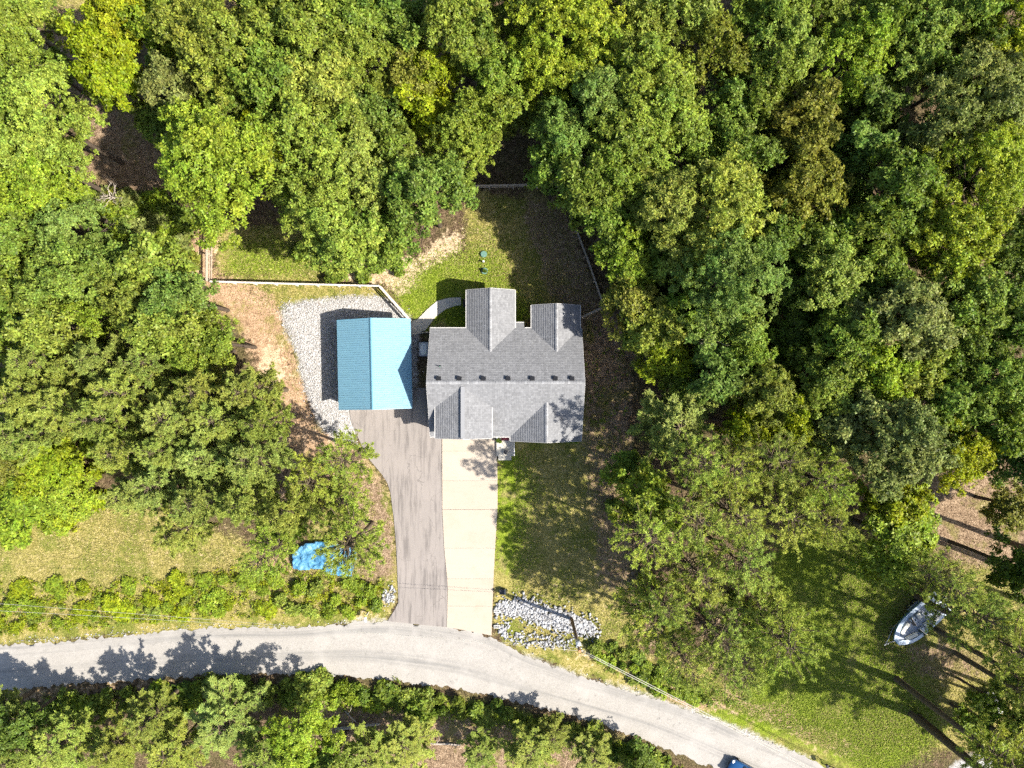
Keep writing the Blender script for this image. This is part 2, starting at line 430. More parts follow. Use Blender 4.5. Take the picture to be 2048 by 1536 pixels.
RIPRAP = [[(988, 1206), (1050, 1200), (1100, 1216), (1170, 1238), (1196, 1254), (1190, 1272), (1140, 1264), (1090, 1252), (1040, 1234), (992, 1226)],
          [(985, 1256), (1008, 1250), (1014, 1280), (986, 1286)]]
RIP_SPARSE = [(1010, 1262), (1040, 1268), (1150, 1280), (1140, 1296), (1060, 1292), (1015, 1284)]
RIP_SMALL = [(768, 1180), (786, 1176), (794, 1196), (790, 1212), (766, 1204)]
TARP = [(588, 1102), (612, 1084), (650, 1080), (690, 1086), (712, 1090), (716, 1112), (706, 1152), (660, 1149), (640, 1136), (606, 1140), (588, 1136)]
DRIVE2 = [(1880, 1580), (1905, 1530), (1960, 1500), (2048, 1462), (2200, 1400), (2250, 1580)]

ZONES = {
    "dry": [[(430, 450), (640, 450), (660, 560), (430, 556)], [(520, 566), (770, 572), (800, 610), (560, 625), (470, 600)], [(-100, 1050), (140, 1030), (230, 1000), (330, 1030), (480, 1080), (510, 1125), (320, 1172), (-100, 1182)],
            [(1000, 880), (1245, 870), (1260, 1180), (1280, 1340), (1180, 1360), (1060, 1315), (990, 1280), (990, 1180)], [(-100, 1150), (320, 1150), (500, 1110), (780, 1150), (780, 1250), (540, 1262), (340, 1268), (-100, 1300)],
            [(1160, 1300), (1400, 1330), (1560, 1440), (1760, 1536), (1800, 1700), (1500, 1490), (1300, 1400), (1150, 1350)], [(90, -40), (190, -40), (190, 22), (100, 20)],
            [(930, 380), (1120, 400), (1200, 610), (1000, 620), (930, 560)], [(720, 900), (790, 1000), (800, 1200), (740, 1200), (600, 1180), (620, 1050)], [(1680, 1060), (1860, 1100), (2048, 1140), (2048, 1500), (1650, 1500)],
            [(1165, 760), (1215, 760), (1215, 900), (1165, 900)], [(560, 600), (620, 600), (620, 830), (590, 760)]],
    "lush": [[(450, 490), (600, 480), (620, 545), (450, 545)], [(775, 575), (840, 530), (1000, 490), (1010, 560), (1060, 620), (940, 660), (820, 640)], [(996, 890), (1050, 905), (1060, 1000), (1040, 1130), (1020, 1160), (990, 1140)],
             [(1480, 1420), (1540, 1300), (1540, 1100), (1700, 1050), (1800, 1150), (1790, 1270), (1850, 1390), (1890, 1470), (1760, 1560), (1560, 1470)],
             [(560, 1360), (1000, 1410), (1300, 1500), (1300, 1540), (900, 1420), (560, 1400)], [(1800, 1160), (1850, 1130), (1900, 1160), (1830, 1210)],
             [(840, 640), (1060, 620), (1060, 660), (840, 668)], [(1300, 1370), (1500, 1400), (1620, 1480), (1500, 1470)]],
    "dirt": [[(372, 470), (430, 448), (428, 550), (520, 570), (560, 612), (600, 740), (640, 850), (700, 890), (660, 960), (560, 950), (530, 860), (545, 800), (500, 700), (470, 640), (400, 595), (360, 540)],
             [(1480, 1392), (1560, 1412), (1640, 1462), (1720, 1494), (1745, 1536), (1690, 1510), (1600, 1476), (1490, 1428)], [(340, 1362), (700, 1356), (960, 1390), (1120, 1430), (1300, 1484), (1300, 1496), (1100, 1440), (900, 1388), (700, 1368), (340, 1376)],
             [(-100, 1386), (340, 1360), (340, 1384), (-100, 1410)], [(700, 845), (716, 880), (742, 925), (775, 968), (786, 1030), (775, 1030), (760, 980), (700, 900)], [(1290, 1410), (1340, 1360), (1420, 1390), (1480, 1380), (1480, 1420), (1380, 1420)], [(560, 1250), (700, 1236), (780, 1238), (700, 1248)], [(570, 1090), (600, 1140), (720, 1160), (600, 1170), (480, 1130)]],
    "straw": [[(1040, 390), (1130, 400), (1205, 610), (1165, 640), (1100, 590), (1060, 480)], [(1165, 620), (1260, 620), (1265, 1180), (1200, 1180), (1170, 900)], [(700, 900), (760, 950), (785, 1040), (790, 1160), (720, 1180), (690, 1040), (640, 960)],
              [(1860, 950), (2048, 930), (2048, 1140), (1900, 1130), (1860, 1090)], [(1760, 1270), (1900, 1290), (2000, 1340), (1900, 1360), (1760, 1330)], [(95, 20), (180, 20), (190, 210), (340, 230), (340, 400), (180, 400), (170, 210), (110, 200)],
              [(540, 830), (660, 850), (680, 960), (600, 1080), (520, 1000)], [(600, 1400), (1200, 1470), (1200, 1560), (600, 1560)], [(-60, 690), (30, 690), (60, 900), (-60, 900)], [(1240, 1140), (1290, 1150), (1330, 1300), (1280, 1290)], [(1400, 1180), (1480, 1170), (1500, 1260), (1420, 1240)]],
    "sand": [[(655, 540), (720, 520), (830, 515), (880, 480), (935, 440), (930, 490), (870, 530), (820, 560), (826, 600), (800, 600), (770, 566), (690, 562)], [(700, 1238), (790, 1236), (760, 1250), (690, 1252)], [(360, 1178), (410, 1176), (412, 1192), (360, 1192)], [(390, 470), (425, 460), (420, 540), (395, 545)], [(1150, 1290), (1185, 1290), (1190, 1312), (1145, 1310)],
             [(575, 1215), (610, 1215), (605, 1238), (575, 1236)], [(1500, 700), (520, 670)], [(515, 690), (560, 690), (580, 760), (545, 780), (525, 740)]],
    "gravel": [GRAVEL, DRIVE2, [(980, 1276), (1040, 1300), (1160, 1350), (1340, 1400), (1450, 1444), (1600, 1508), (1700, 1556), (1560, 1520), (1330, 1420), (1080, 1340)], [(650, 1246), (780, 1232), (800, 1246), (700, 1260)], RIP_SMALL],
}

def in_poly(poly, X, Y):
    p = np.array(poly, float); r = np.zeros(X.shape, bool); n = len(p); j = n - 1
    for i in range(n):
        xi, yi, xj, yj = p[i, 0], p[i, 1], p[j, 0], p[j, 1]
        if yi != yj:
            c = ((yi > Y) != (yj > Y)) & (X < (xj - xi) * (Y - yi) / (yj - yi) + xi)
            r ^= c
        j = i
    return r

def blur(a, k, it=2):
    for _ in range(it):
        for ax in (0, 1):
            c = np.cumsum(np.pad(a, [(k + 1, k) if i == ax else (0, 0) for i in (0, 1)], mode='edge'), axis=ax)
            a = (np.take(c, range(2 * k + 1, c.shape[ax]), ax) - np.take(c, range(0, c.shape[ax] - 2 * k - 1), ax)) / (2 * k + 1)
    return a

STEP = 0.3
GX = np.arange(-63, 63.01, STEP); GY = np.arange(-49, 49.01, STEP)
XX, YY = np.meshgrid(GX, GY)
PX, PY = XX * PXM + 1024, 768 - YY * PXM
W = {}
for z, polys in ZONES.items():
    m = np.zeros(XX.shape)
    for p in polys: m = np.maximum(m, in_poly(p, PX, PY).astype(float))
    W[z] = blur(m, 3, 2) if z != "gravel" else blur(m, 2, 2)
ROAD_POLY = ROAD_N + ROAD_S[::-1]
paved = np.zeros(XX.shape)
for p in (ROAD_POLY, DRIVE_A, [*CONC_L, *CONC_R[::-1]], HOUSE, GARAGE): paved = np.maximum(paved, in_poly(p, PX, PY).astype(float))
PAVED_SOFT = blur(paved, 5, 2)

def sample(w, x, y):
    i = np.clip(((np.asarray(y) - GY[0]) / STEP).round().astype(int), 0, len(GY) - 1)
    j = np.clip(((np.asarray(x) - GX[0]) / STEP).round().astype(int), 0, len(GX) - 1)
    return w[i, j]

def smooth_noise(shape, cell, seed):
    r = np.random.default_rng(seed); h, w = shape
    g = r.random((h // cell + 3, w // cell + 3))
    yi, xi = np.arange(h) / cell, np.arange(w) / cell
    y0, x0 = yi.astype(int), xi.astype(int); fy, fx = yi - y0, xi - x0
    fy, fx = (fy * fy * (3 - 2 * fy))[:, None], (fx * fx * (3 - 2 * fx))[None, :]
    return (g[np.ix_(y0, x0)] * (1 - fy) * (1 - fx) + g[np.ix_(y0 + 1, x0)] * fy * (1 - fx) + g[np.ix_(y0, x0 + 1)] * (1 - fy) * fx + g[np.ix_(y0 + 1, x0 + 1)] * fy * fx)

# ------------------------------------------------------------------ ground, road, drives
def build_ground():
    relief = smooth_noise(XX.shape, 14, 1) * 0.5 + smooth_noise(XX.shape, 5, 2) * 0.3 + smooth_noise(XX.shape, 2, 3) * 0.2
    wild = np.clip(1 - PAVED_SOFT * 3, 0, 1)
    Z = -0.02 - 0.16 * (1 - relief) * wild * (1 - 0.85 * W["gravel"]) 
    V = np.stack([XX.ravel(), YY.ravel(), Z.ravel()], 1)
    ny, nx = XX.shape
    idx = np.arange(nx * ny).reshape(ny, nx)
    F = np.stack([idx[:-1, :-1].ravel(), idx[:-1, 1:].ravel(), idx[1:, 1:].ravel(), idx[1:, :-1].ravel()], 1)
    # skirt out to the far surroundings
    n0 = len(V); B = 500.0
    ex = [(GX[0], GY[0]), (GX[-1], GY[0]), (GX[-1], GY[-1]), (GX[0], GY[-1])]
    ox = [(-B, -B), (B, -B), (B, B), (-B, B)]
    V = np.vstack([V, [(*p, -0.12) for p in ex], [(*p, -0.12) for p in ox]])
    F = np.vstack([F, [(n0 + i, n0 + 4 + i, n0 + 4 + (i + 1) % 4, n0 + (i + 1) % 4) for i in range(4)][::1]])
    F[-4:] = F[-4:, ::-1] if False else F[-4:]
    me = np_mesh("ground", V, F, M["ground"], True)
    for nm, ch in (("zone_a", ("lush", "dry", "dirt")), ("zone_b", ("straw", "gravel", "sand"))):
        at = me.color_attributes.new(nm, 'FLOAT_COLOR', 'POINT')
        c = np.ones((len(V), 4), np.float32); c[n0:, :3] = 0
        for i, k in enumerate(ch): c[:n0, i] = W[k].ravel()
        at.data.foreach_set("color", c.ravel())
    o = link(bpy.data.objects.new("ground", me)); tag(o, kind="structure")
build_ground()

def resample(pl, n):
    p = np.array(pl, float); s = np.r_[0, np.cumsum(np.hypot(*np.diff(p, axis=0).T))]
    t = np.linspace(0, s[-1], n)
    return np.stack([np.interp(t, s, p[:, 0]), np.interp(t, s, p[:, 1])], 1)

def build_road():
    n, m = 640, 10
    def smooth(a, k=9):
        b = a.copy()
        for c in (0, 1):
            b[:, c] = np.convolve(np.pad(a[:, c], k, mode='edge'), np.ones(2 * k + 1) / (2 * k + 1), 'valid')
        return b
    # pair the two edges by x so the strips stay square to the road
    A, B = smooth(resample(ROAD_N, n)), smooth(resample(ROAD_S, n))
    r = np.random.default_rng(5)
    jag = lambda s: np.convolve(r.normal(0, s, n + 8), np.ones(3) / 3, 'same')[4:4 + n]
    wj = lambda q: r.normal(0, q, n)
    ja = jag(3.2) + wj(1.8); jb = jag(3.2) + wj(1.8)
    V, UV = [], []
    s = 0
    for i in range(n):
        if i: s += np.hypot(*(0.5 * (A[i] + B[i]) - 0.5 * (A[i - 1] + B[i - 1]))) / PXM
        for j in range(m + 1):
            t = (0, .035, .08, .2, .35, .5, .65, .8, .92, .965, 1)[j]; q = A[i] * (1 - t) + B[i] * t
            if j == 0: q = q + np.array([0, ja[i]])
            if j == m: q = q + np.array([0, jb[i]])
            crown = 0.05 * (1 - (2 * t - 1) ** 2)
            x, y, _ = P(*q); V.append((x, y, 0.004 + crown * 0.6)); UV.append((s / 5.0, t))
    F = [(i * (m + 1) + j, i * (m + 1) + j + 1, (i + 1) * (m + 1) + j + 1, (i + 1) * (m + 1) + j) for i in range(n - 1) for j in range(m)]
    F = np.array(F)
    me = np_mesh("road", np.array(V), F, M["road"], True)
    uv = me.uv_layers.new(name="UVMap"); uv.data.foreach_set("uv", np.array(UV, np.float32)[F.ravel()].ravel())
    tag(link(bpy.data.objects.new("road", me)), kind="structure")
build_road()

def px_poly(poly): return [P(*p)[:2] for p in poly]
def round_poly(poly, it=1):
    for _ in range(it):
        q = []
        for i in range(len(poly)):
            a, b = poly[i], poly[(i + 1) % len(poly)]
            q += [(a[0] * .75 + b[0] * .25, a[1] * .75 + b[1] * .25), (a[0] * .25 + b[0] * .75, a[1] * .25 + b[1] * .75)]
        poly = q
    return poly

tag(MB().prism(px_poly(DRIVE_A), -0.25, 0.045).build("asphalt_driveway", M["asphalt"]), kind="structure")
drv = empty("concrete_driveway", P(938, 1060), kind="structure")
def edge_x(pl, y):
    p = np.array(pl, float); return float(np.interp(y, p[:, 1], p[:, 0]))
cuts = [871, 902, 961, 1019, 1096, 1157, 1212, None]
for a, b in zip(cuts[:-1], cuts[1:]):
    g_ = 0.07
    def pt(side, yy): return (edge_x(CONC_L, yy) + 0.6 if side == 'L' else edge_x(CONC_R, yy), yy)
    if b is not None:
        ys = np.linspace(a + (.22 if a == 1019 else g_), b - (.22 if b == 1019 else g_), 4)
        poly = [pt('L', y) for y in ys] + [pt('R', y) for y in ys[::-1]]
    else:
        poly = [pt('L', 1212 + g_), pt('L', 1235), (893.5, 1254), (940, 1262), (983, 1271), pt('R', 1240), pt('R', 1212 + g_)]
    mb = MB().prism([(P(*p)[0] - drv.location.x, P(*p)[1] - drv.location.y) for p in poly], -0.25, 0.062)
    mb.build("slab", M["concrete"], drv, bevel=0.012)
# curved garden path with its joints
pth = empty("path", P(870, 630), kind="structure")
U = resample([(823, 643), (836, 638), (854, 619), (874, 602), (898, 595.5), (922, 594.5)], 41)
L_ = resample([(823, 671), (851, 661), (871, 634), (892, 618), (912, 611.5), (922, 610.5)], 41)
for i in range(5):
    a, b = i * 8, i * 8 + 8
    poly = [tuple(U[k]) for k in range(a, b + 1)] + [tuple(L_[k]) for k in range(b, a - 1, -1)]
    c = np.mean(poly, 0); poly = [tuple(c + (np.array(p) - c) * 0.992) for p in poly]
    MB().prism([(P(*p)[0] - pth.location.x, P(*p)[1] - pth.location.y) for p in poly], -0.2, 0.05).build("slab", M["path"], pth)

# ------------------------------------------------------------------ house
def clip_v(poly, lo, hi):
    def half(pl, s, lim):
        out = []
        for i in range(len(pl)):
            a, b = pl[i], pl[(i + 1) % len(pl)]
            da, db = s * (a[1] - lim), s * (b[1] - lim)
            if da >= 0: out.append(a)
            if (da >= 0) != (db >= 0):
                t = da / (da - db); out.append((a[0] + (b[0] - a[0]) * t, a[1] + (b[1] - a[1]) * t))
        return out
    q = half(poly, 1, lo)
    return half(q, -1, hi) if len(q) >= 3 else []

def shingled(name, pts, parent, row=0.19):
    """one roof slope: a deck and overlapping shingle courses"""
    p = [Vector(q) for q in pts]
    n = (p[1] - p[0]).cross(p[2] - p[0]).normalized()
    if n.z < 0: n = -n; p = p[::-1]
    d = (Vector((0, 0, -1)) - n * n.dot(Vector((0, 0, -1)))).normalized()
    e = n.cross(d).normalized()
    o = p[0]
    uv = [((q - o).dot(e), (q - o).dot(d)) for q in p]
    v0, v1 = min(q[1] for q in uv), max(q[1] for q in uv)
    k1 = math.ceil((v1 - v0) / row)
    vs, fs, uvs = [], [], []
    for k in range(k1):
        lo, hi = v1 - (k + 1) * row, v1 - k * row
        c = clip_v(uv, lo, hi)
        if len(c) < 3: continue
        n0 = len(vs)
        for u, v in c:
            t = (v - lo) / row
            vs.append(o + e * u + d * v + n * (0.012 + 0.028 * t)); uvs.append((u + 50, (v1 - v) + 1e-4))
        fs.append(tuple(range(n0, len(vs))))
        # butt edge
        ed = [q for q in c if abs(q[1] - hi) < 1e-6]
        if len(ed) >= 2:
            a, b = min(ed), max(ed)
            n1 = len(vs)
            for (u, v), lift in ((a, .04), (b, .04), (b, .006), (a, .006)):
                vs.append(o + e * u + d * (v + 0.001) + n * lift); uvs.append((u + 50, 0.004))
            fs.append((n1, n1 + 1, n1 + 2, n1 + 3))
    n0 = len(vs)
    vs += [q for q in p]; uvs += [(0, 0)] * len(p); fs.append(tuple(range(n0, len(vs))))
    me = bpy.data.meshes.new(name); me.from_pydata([tuple(v) for v in vs], [], fs)
    me.materials.append(M["shingle"])
    ul = me.uv_layers.new(name="UVMap")
    li = np.empty(len(me.loops), np.int32); me.loops.foreach_get("vertex_index", li)
    ul.data.foreach_set("uv", np.array(uvs, np.float32)[li].ravel())
    ob = link(bpy.data.objects.new(name, me), parent); return ob

YR, ZR = 0.15, 6.45
MS = (ZR - 3.42) / 5.15
def zmain(y): return ZR - MS * abs(y - YR)
house = empty("house", (0, 0, 0), label="grey shingled house with four cross gables beside the concrete driveway", cat="house")
X0, X1, YN, YS = -7.80, 6.65, 5.30, -5.0
ZE = zmain(YN)
def gable(name, xa, xb, yend, ze, zr, yeave, yapex):
    xc = (xa + xb) / 2
    for nm, xe in ((name, xa), (name, xb)):
        s = shingled("roof_slope", [(xe, yend, ze), (xe, yeave, ze), (xc, yapex, zr), (xc, yend, zr)], roof)
        s["kind"] = "stuff"
    return xc
roof = empty("roof"); roof.parent = house
for pts in ([(X0, YR, ZR), (X1, YR, ZR), (X1, YN, ZE), (1.15, YN, ZE), (1.15, 5.85, zmain(5.85)), (0.27, 5.85, zmain(5.85)), (0.27, YN, ZE), (X0, YN, ZE)],
            [(X0, YR, ZR), (X0, YS, zmain(YS)), (X1, YS, zmain(YS)), (X1, YR, ZR)]):
    if len(pts) == 8:   # split so that every piece is convex
        a = [(X0, YR, ZR), (X1, YR, ZR), (X1, YN, ZE), (X0, YN, ZE)]
        shingled("roof_slope", a, roof)["kind"] = "stuff"
        b = [(0.27, YN - 0.02, zmain(YN - .02)), (1.15, YN - 0.02, zmain(YN - .02)), (1.15, 5.85, zmain(5.85)), (0.27, 5.85, zmain(5.85))]
        shingled("roof_slope", b, roof)["kind"] = "stuff"
    else:
        shingled("roof_slope", pts, roof)["kind"] = "stuff"
h1 = 2.295
G = []   # xa, xb, yend, ze, zr, yeave, yapex
G.append((-4.32, 0.27, 8.95, ZE, ZE + h1 * MS, YN, YN - h1))
G.append((1.87, 6.46, 7.50, ZE, ZE + h1 * MS, YN, YN - h1))
G.append((-7.10, -1.88, -5.04, 5.10, 6.22, YR - (ZR - 5.10) / MS, YR - (ZR - 6.22) / MS))
zs2 = zmain(YS); hs2 = 3.335
G.append((-0.135, 6.535, -5.42, zs2, zs2 + hs2 * MS, YS, YS + hs2))
for g_ in G: gable("roof_slope", *g_)
# ridge caps
def ridge_cap(a, b, w=0.15, t=0.03, slope=MS, name="ridge_cap", mat=None):
    a, b = Vector(a), Vector(b); d = (b - a).normalized(); s = d.cross(Vector((0, 0, 1)))
    L = (b - a).length; n = max(2, int(L / 0.26)); mb = MB()
    for i in range(n):
        p, q = a + d * (L * i / n), a + d * (L * (i + 1) / n - 0.004)
        top0, top1 = Vector((0, 0, 0.05 + t)), Vector((0, 0, 0.038 + t))
        vs = []
        for r, tp in ((p, top0), (q, top1)):
            vs += [r - s * w + tp - Vector((0, 0, w * slope)), r + tp, r + s * w + tp - Vector((0, 0, w * slope))]
        mb.add(vs, [(0, 1, 4, 3), (1, 2, 5, 4), (0, 3, 5, 2), (0, 2, 1), (3, 4, 5)])
    me = mb.build(name, mat or M["shinglecap"], roof)
    me["kind"] = "stuff"
M["shinglecap"] = island_material("ridge_shingle", [(0, (0.185, 0.185, 0.19)), (1, (0.285, 0.285, 0.29))])
ridge_cap((X0, YR, ZR), (X1, YR, ZR))
for xa, xb, yend, ze, zr, ye, ya in G:
    ridge_cap(((xa + xb) / 2, ya, zr), ((xa + xb) / 2, yend, zr))
# raised ridge vent of the garage gable
MB().box((-4.49, -2.6, 6.31), (0.36, 4.75, 0.07)).build("ridge_vent", M["shinglecap"], roof)
# walls
def gable_wall(mb, x0, x1, y0, y1, ze, zr, axis):
    if axis == 'x':   # ridge along x: pentagon faces at x0, x1
        yc = (y0 + y1) / 2
        prof = [(y0, 0), (y1, 0), (y1, ze), (yc, zr), (y0, ze)]
        vs = [(x0, a, b) for a, b in prof] + [(x1, a, b) for a, b in prof]
    else:
        xc = (x0 + x1) / 2
        prof = [(x0, 0), (x1, 0), (x1, ze), (xc, zr), (x0, ze)]
        vs = [(a, y0, b) for a, b in prof] + [(a, y1, b) for a, b in prof]
    n = 5
    mb.add(vs, [tuple(range(n)), tuple(reversed(range(n, 2 * n)))] + [(i, i + n, (i + 1) % n + n, (i + 1) % n) for i in range(n)])
def wall(x0, x1, y0, y1, ze, zr, axis):
    mb = MB(); gable_wall(mb, x0, x1, y0, y1, ze, zr, axis); w = mb.build("wall", M["siding"], house)
wall(X0 + .3, X1 - .3, YS + .35, YN - .3, ZE + .08, ZR - .2, 'x')
wall(-4.02, -0.03, 4.0, 8.65, ZE + .08, ZE + h1 * MS - .12, 'y')
wall(2.17, 6.16, 4.0, 7.2, ZE + .08, ZE + h1 * MS - .12, 'y')
wall(-6.8, -2.18, -4.72, -1.0, 5.15, 6.08, 'y')
wall(0.165, 6.235, -5.1, -3.5, zs2 + .1, zs2 + hs2 * MS - .12, 'y')
# gutters along the eaves and rake boards up the gables
def gut(a, b, nm="gutter", w=0.08, h=0.10, mat="offwhite", dz=-0.03):
    a, b = Vector(a), Vector(b); c = (a + b) / 2; d = b - a
    q = d.to_track_quat('X', 'Z').to_matrix()
    MB().box((c.x, c.y, c.z + dz), (d.length, w, h), m=q).build(nm, M[mat], house)
gut((X0, YN + .05, ZE), (-4.42, YN + .05, ZE)); gut((0.33, 5.90, zmain(5.85)), (1.15, 5.90, zmain(5.85))); gut((1.2, YN + .05, ZE), (1.78, YN + .05, ZE))
gut((X0, YS - .05, zs2), (-7.2, YS - .05, zs2)); gut((-1.78, YS - .05, zs2), (-0.2, YS - .05, zs2))
for xa, xb, yend, ze, zr, ye, ya in G:
    xc = (xa + xb) / 2
    gut((xa - .05, yend, ze), (xa - .05, ye, ze)); gut((xb + .05, yend, ze), (xb + .05, ye, ze))
    s = 1 if yend > 0 else -1
    gut((xa, yend + s * .02, ze), (xc, yend + s * .02, zr), "rake_board", 0.03, 0.14, "offwhite", -0.05)
    gut((xb, yend + s * .02, ze), (xc, yend + s * .02, zr), "rake_board", 0.03, 0.14, "offwhite", -0.05)
for x in (X0, X1):
    for ye in (YN, YS):
        gut((x, ye, zmain(ye)), (x, YR, ZR), "rake_board", 0.03, 0.14, "offwhite", -0.05)
# roof vents and the plumbing stack
for px in (878, 919, 967, 1016, 1064, 1110, 1143):
    x = (px - 1024) / PXM * 0.918; y = 0.52; z = zmain(y) + 0.04
    rt = Matrix.Rotation(-math.atan(MS), 3, 'X')
    v = MB().box((x, y, z + 0.09), (0.34, 0.30, 0.15), m=rt).box((x, y - .02, z + .02), (0.46, 0.44, 0.03), m=rt).build("roof_vent", M["black"], roof, bevel=0.02)
    MB().box((x, y + 0.02, z + 0.17), (0.38, 0.36, 0.03), m=rt).build("vent_cap", M["black"], v)
x, y = (880 - 1024) / PXM * .92, (768 - 733) / PXM * .92
pv = MB().tube((x, y, zmain(y)), (x, y, zmain(y) + 0.42), 0.05).build("plumbing_stack", M["greenplastic"], roof, True)
MB().tube((x, y, zmain(y) + .02), (x, y, zmain(y) + 0.07), 0.13, 0.08).build("collar", M["black"], pv, True)
# openings
def opening(nm, c, s, mat, frame=True):
    o = MB().box(c, s).build(nm, M[mat], house)
    if frame:
        t = 0.07; mb = MB()
        along = 0 if s[0] > s[1] else 1
        dep = (s[1 - along] + 0.06)
        for sg in (-1, 1):
            cc = list(c); cc[along] += sg * (s[along] / 2 + t / 2); ss = [dep, dep, s[2] + 2 * t]; ss[along] = t; mb.box(cc, ss)
            cc = list(c); cc[2] += sg * (s[2] / 2 + t / 2); ss = [dep, dep, t]; ss[along] = s[along]; mb.box(cc, ss)
        mb.build("frame", M["white"], o)
    return o
gd = opening("garage_door", (-4.5, -4.74, 1.2), (3.7, 0.06, 2.3), "white")
for k in range(4): MB().box((-4.5, -4.775, 0.34 + k * 0.57), (3.62, 0.03, 0.52)).build("door_panel", M["white"], gd)
fd = opening("front_door", (-0.95, -4.67, 1.45), (0.95, 0.06, 2.1), "red"); MB().tube((-0.6, -4.70, 1.4), (-0.6, -4.78, 1.4), 0.03).build("handle", M["chrome"], fd)
for c, s in (((3.2, -5.12, 1.9), (1.7, 0.05, 1.4)), ((-2.0, 8.67, 1.9), (1.5, 0.05, 1.3)), ((4.16, 7.22, 1.9), (1.2, 0.05, 1.3)), ((6.37, 0.5, 1.9), (0.05, 1.2, 1.3)), ((-7.52, 3.2, 1.9), (0.05, 1.1, 1.2)), ((6.37, -2.8, 1.9), (0.05, 1.2, 1.3))):
    w = opening("window", c, s, "glass"); MB().box(c, (s[0] + .02 if s[0] > .2 else .09, s[1] + .02 if s[1] > .2 else .09, 0.04)).build("glazing_bar", M["white"], w)
bd = opening("back_door", (-4.04, 8.1, 1.3), (0.05, 0.9, 2.05), "white"); MB().tube((-4.06, 7.8, 1.25), (-4.14, 7.8, 1.25), 0.03).build("handle", M["chrome"], bd)

# front porch with its small things
por = empty("porch", (-0.72, -6.1, 0), label="small concrete front porch with white edging between the gables", cat="porch")
MB().box((0.05, 0.12, 0.14), (1.75, 2.4, 0.36)).build("slab", M["path"], por, bevel=0.015)
MB().box((0.0, -1.30, 0.07), (1.3, 0.42, 0.2)).build("step", M["path"], por, bevel=0.015)
for (a, b) in (((0.95, -0.95), (0.95, 0.35)),):
    rl = MB(); rl.box(((a[0] + b[0]) / 2, (a[1] + b[1]) / 2, 1.15), (0.06, abs(a[1] - b[1]), 0.05)); 
    rl.build("handrail", M["white"], por)
    for t in np.linspace(0, 1, 8):
        MB().box((a[0], a[1] + (b[1] - a[1]) * t, 0.73), (0.035, 0.035, 0.82)).build("baluster", M["white"], por)
MB().box((-0.72, 1.0, 1.85), (0.12, 0.12, 3.1)).build("post", M["white"], por); 
tag(MB().box((-1.02 + .35, -5.42, 0.335), (0.75, 0.42, 0.02)).build("door_mat", M["red"]), "dark red patterned mat on the front porch", "door mat")
tag(MB().box((-4.62, 8.1, 0.03), (0.55, 0.8, 0.22)).build("back_step", M["darkmat"]), "dark mat-covered step at the end of the curving path", "step")

# ------------------------------------------------------------------ blue garage
gar = empty("garage", (-13.25, 1.91, 0), math.radians(1.2), "blue ribbed metal garage beside the asphalt driveway", "garage")
GW, GL, GE, GR = 3.53, 4.29, 2.5, 3.9
gs_ = (GR - GE) / GW
mb = MB(); gable_wall(mb, -GW + .25, GW - .25, -GL + .3, GL - .3, GE + .02, GR - .1, 'y'); mb.build("wall", M["garagewall"], gar)
npan = 10; pw = 2 * GL / npan
pan_me = {}
for sgn in (-1, 1):
    n = Vector((sgn * gs_, 0, 1)).normalized()
    def onr(t, y, lift):   # t 0 ridge .. 1 eave
        return Vector((sgn * GW * t, y, GR - (GR - GE) * t)) + n * lift
    mb = MB(); vs, fs = [], []
    prof = []           # (y, lift) across the panel: flat pan with four trapezoid ribs
    for k in range(4):
        y0 = -pw / 2 + pw * k / 4
        prof += [(y0, 0.0), (y0 + 0.018, 0.032), (y0 + 0.046, 0.032), (y0 + 0.064, 0.0), (y0 + 0.135, 0.0), (y0 + 0.142, 0.007), (y0 + 0.152, 0.0)]
    prof.append((pw / 2, 0.0))
    for t in (0.0, 1.0):
        for y, lf in prof: vs.append(onr(t, y, 0.03 + lf))
    m_ = len(prof)
    fs = [(i, i + 1, m_ + i + 1, m_ + i) if sgn < 0 else (i, m_ + i, m_ + i + 1, i + 1) for i in range(m_ - 1)]
    mb.add(vs, fs)
    first = None
    for k in range(npan):
        if first is None:
            first = mb.build("roof_panel", M["bluemetal"], gar); o = first
        else:
            o = link(first.copy(), gar)
        o.location = (0, -GL + pw * (k + 0.5), 0.0)
    # edge trim
    q = (onr(1, 0, 0) - onr(0, 0, 0)).to_track_quat('X', 'Z').to_matrix()
    for ye in (-GL - .015, GL + .015):
        c = onr(0.5, ye, 0.02); MB().box(c, (math.hypot(GW, GR - GE), 0.07, 0.11), m=q).build("rake_trim", M["bluetrim"], gar)
    MB().box(onr(1.004, 0, -0.03), (0.05, 2 * GL, 0.12)).build("eave_trim", M["bluetrim"], gar)
mb = MB()
w = 0.17
vs = []
for y in (-GL - .04, GL + .04):
    vs += [(-w, y, GR + .075 - w * gs_), (-.05, y, GR + .10), (.05, y, GR + .10), (w, y, GR + .075 - w * gs_), (-w, y, GR + .04 - w * gs_), (w, y, GR + .04 - w * gs_)]
mb.add(vs, [(0, 1, 7, 6), (1, 2, 8, 7), (2, 3, 9, 8), (0, 6, 10, 4), (3, 5, 11, 9), (0, 4, 5, 3, 2, 1), (6, 7, 8, 9, 11, 10)]).build("ridge_cap", M["bluetrim"], gar)
for xx in (-1.55, 1.55):
    d = MB().box((xx, -GL + .285, 1.1), (2.5, 0.05, 2.15)).build("overhead_door", M["white"], gar)
    for k in range(4): MB().box((xx, -GL + .255, 0.31 + k * .53), (2.42, 0.03, 0.48)).build("door_panel", M["white"], d)
MB().box((GW - .235, 1.6, 1.05), (0.05, 0.9, 2.05)).build("side_door", M["white"], gar)
for yy in (-2.6, -3.6): MB().box((GW + .06, yy, 1.3), (0.10, 0.10, 2.6)).build("downspout", M["grey"], gar)

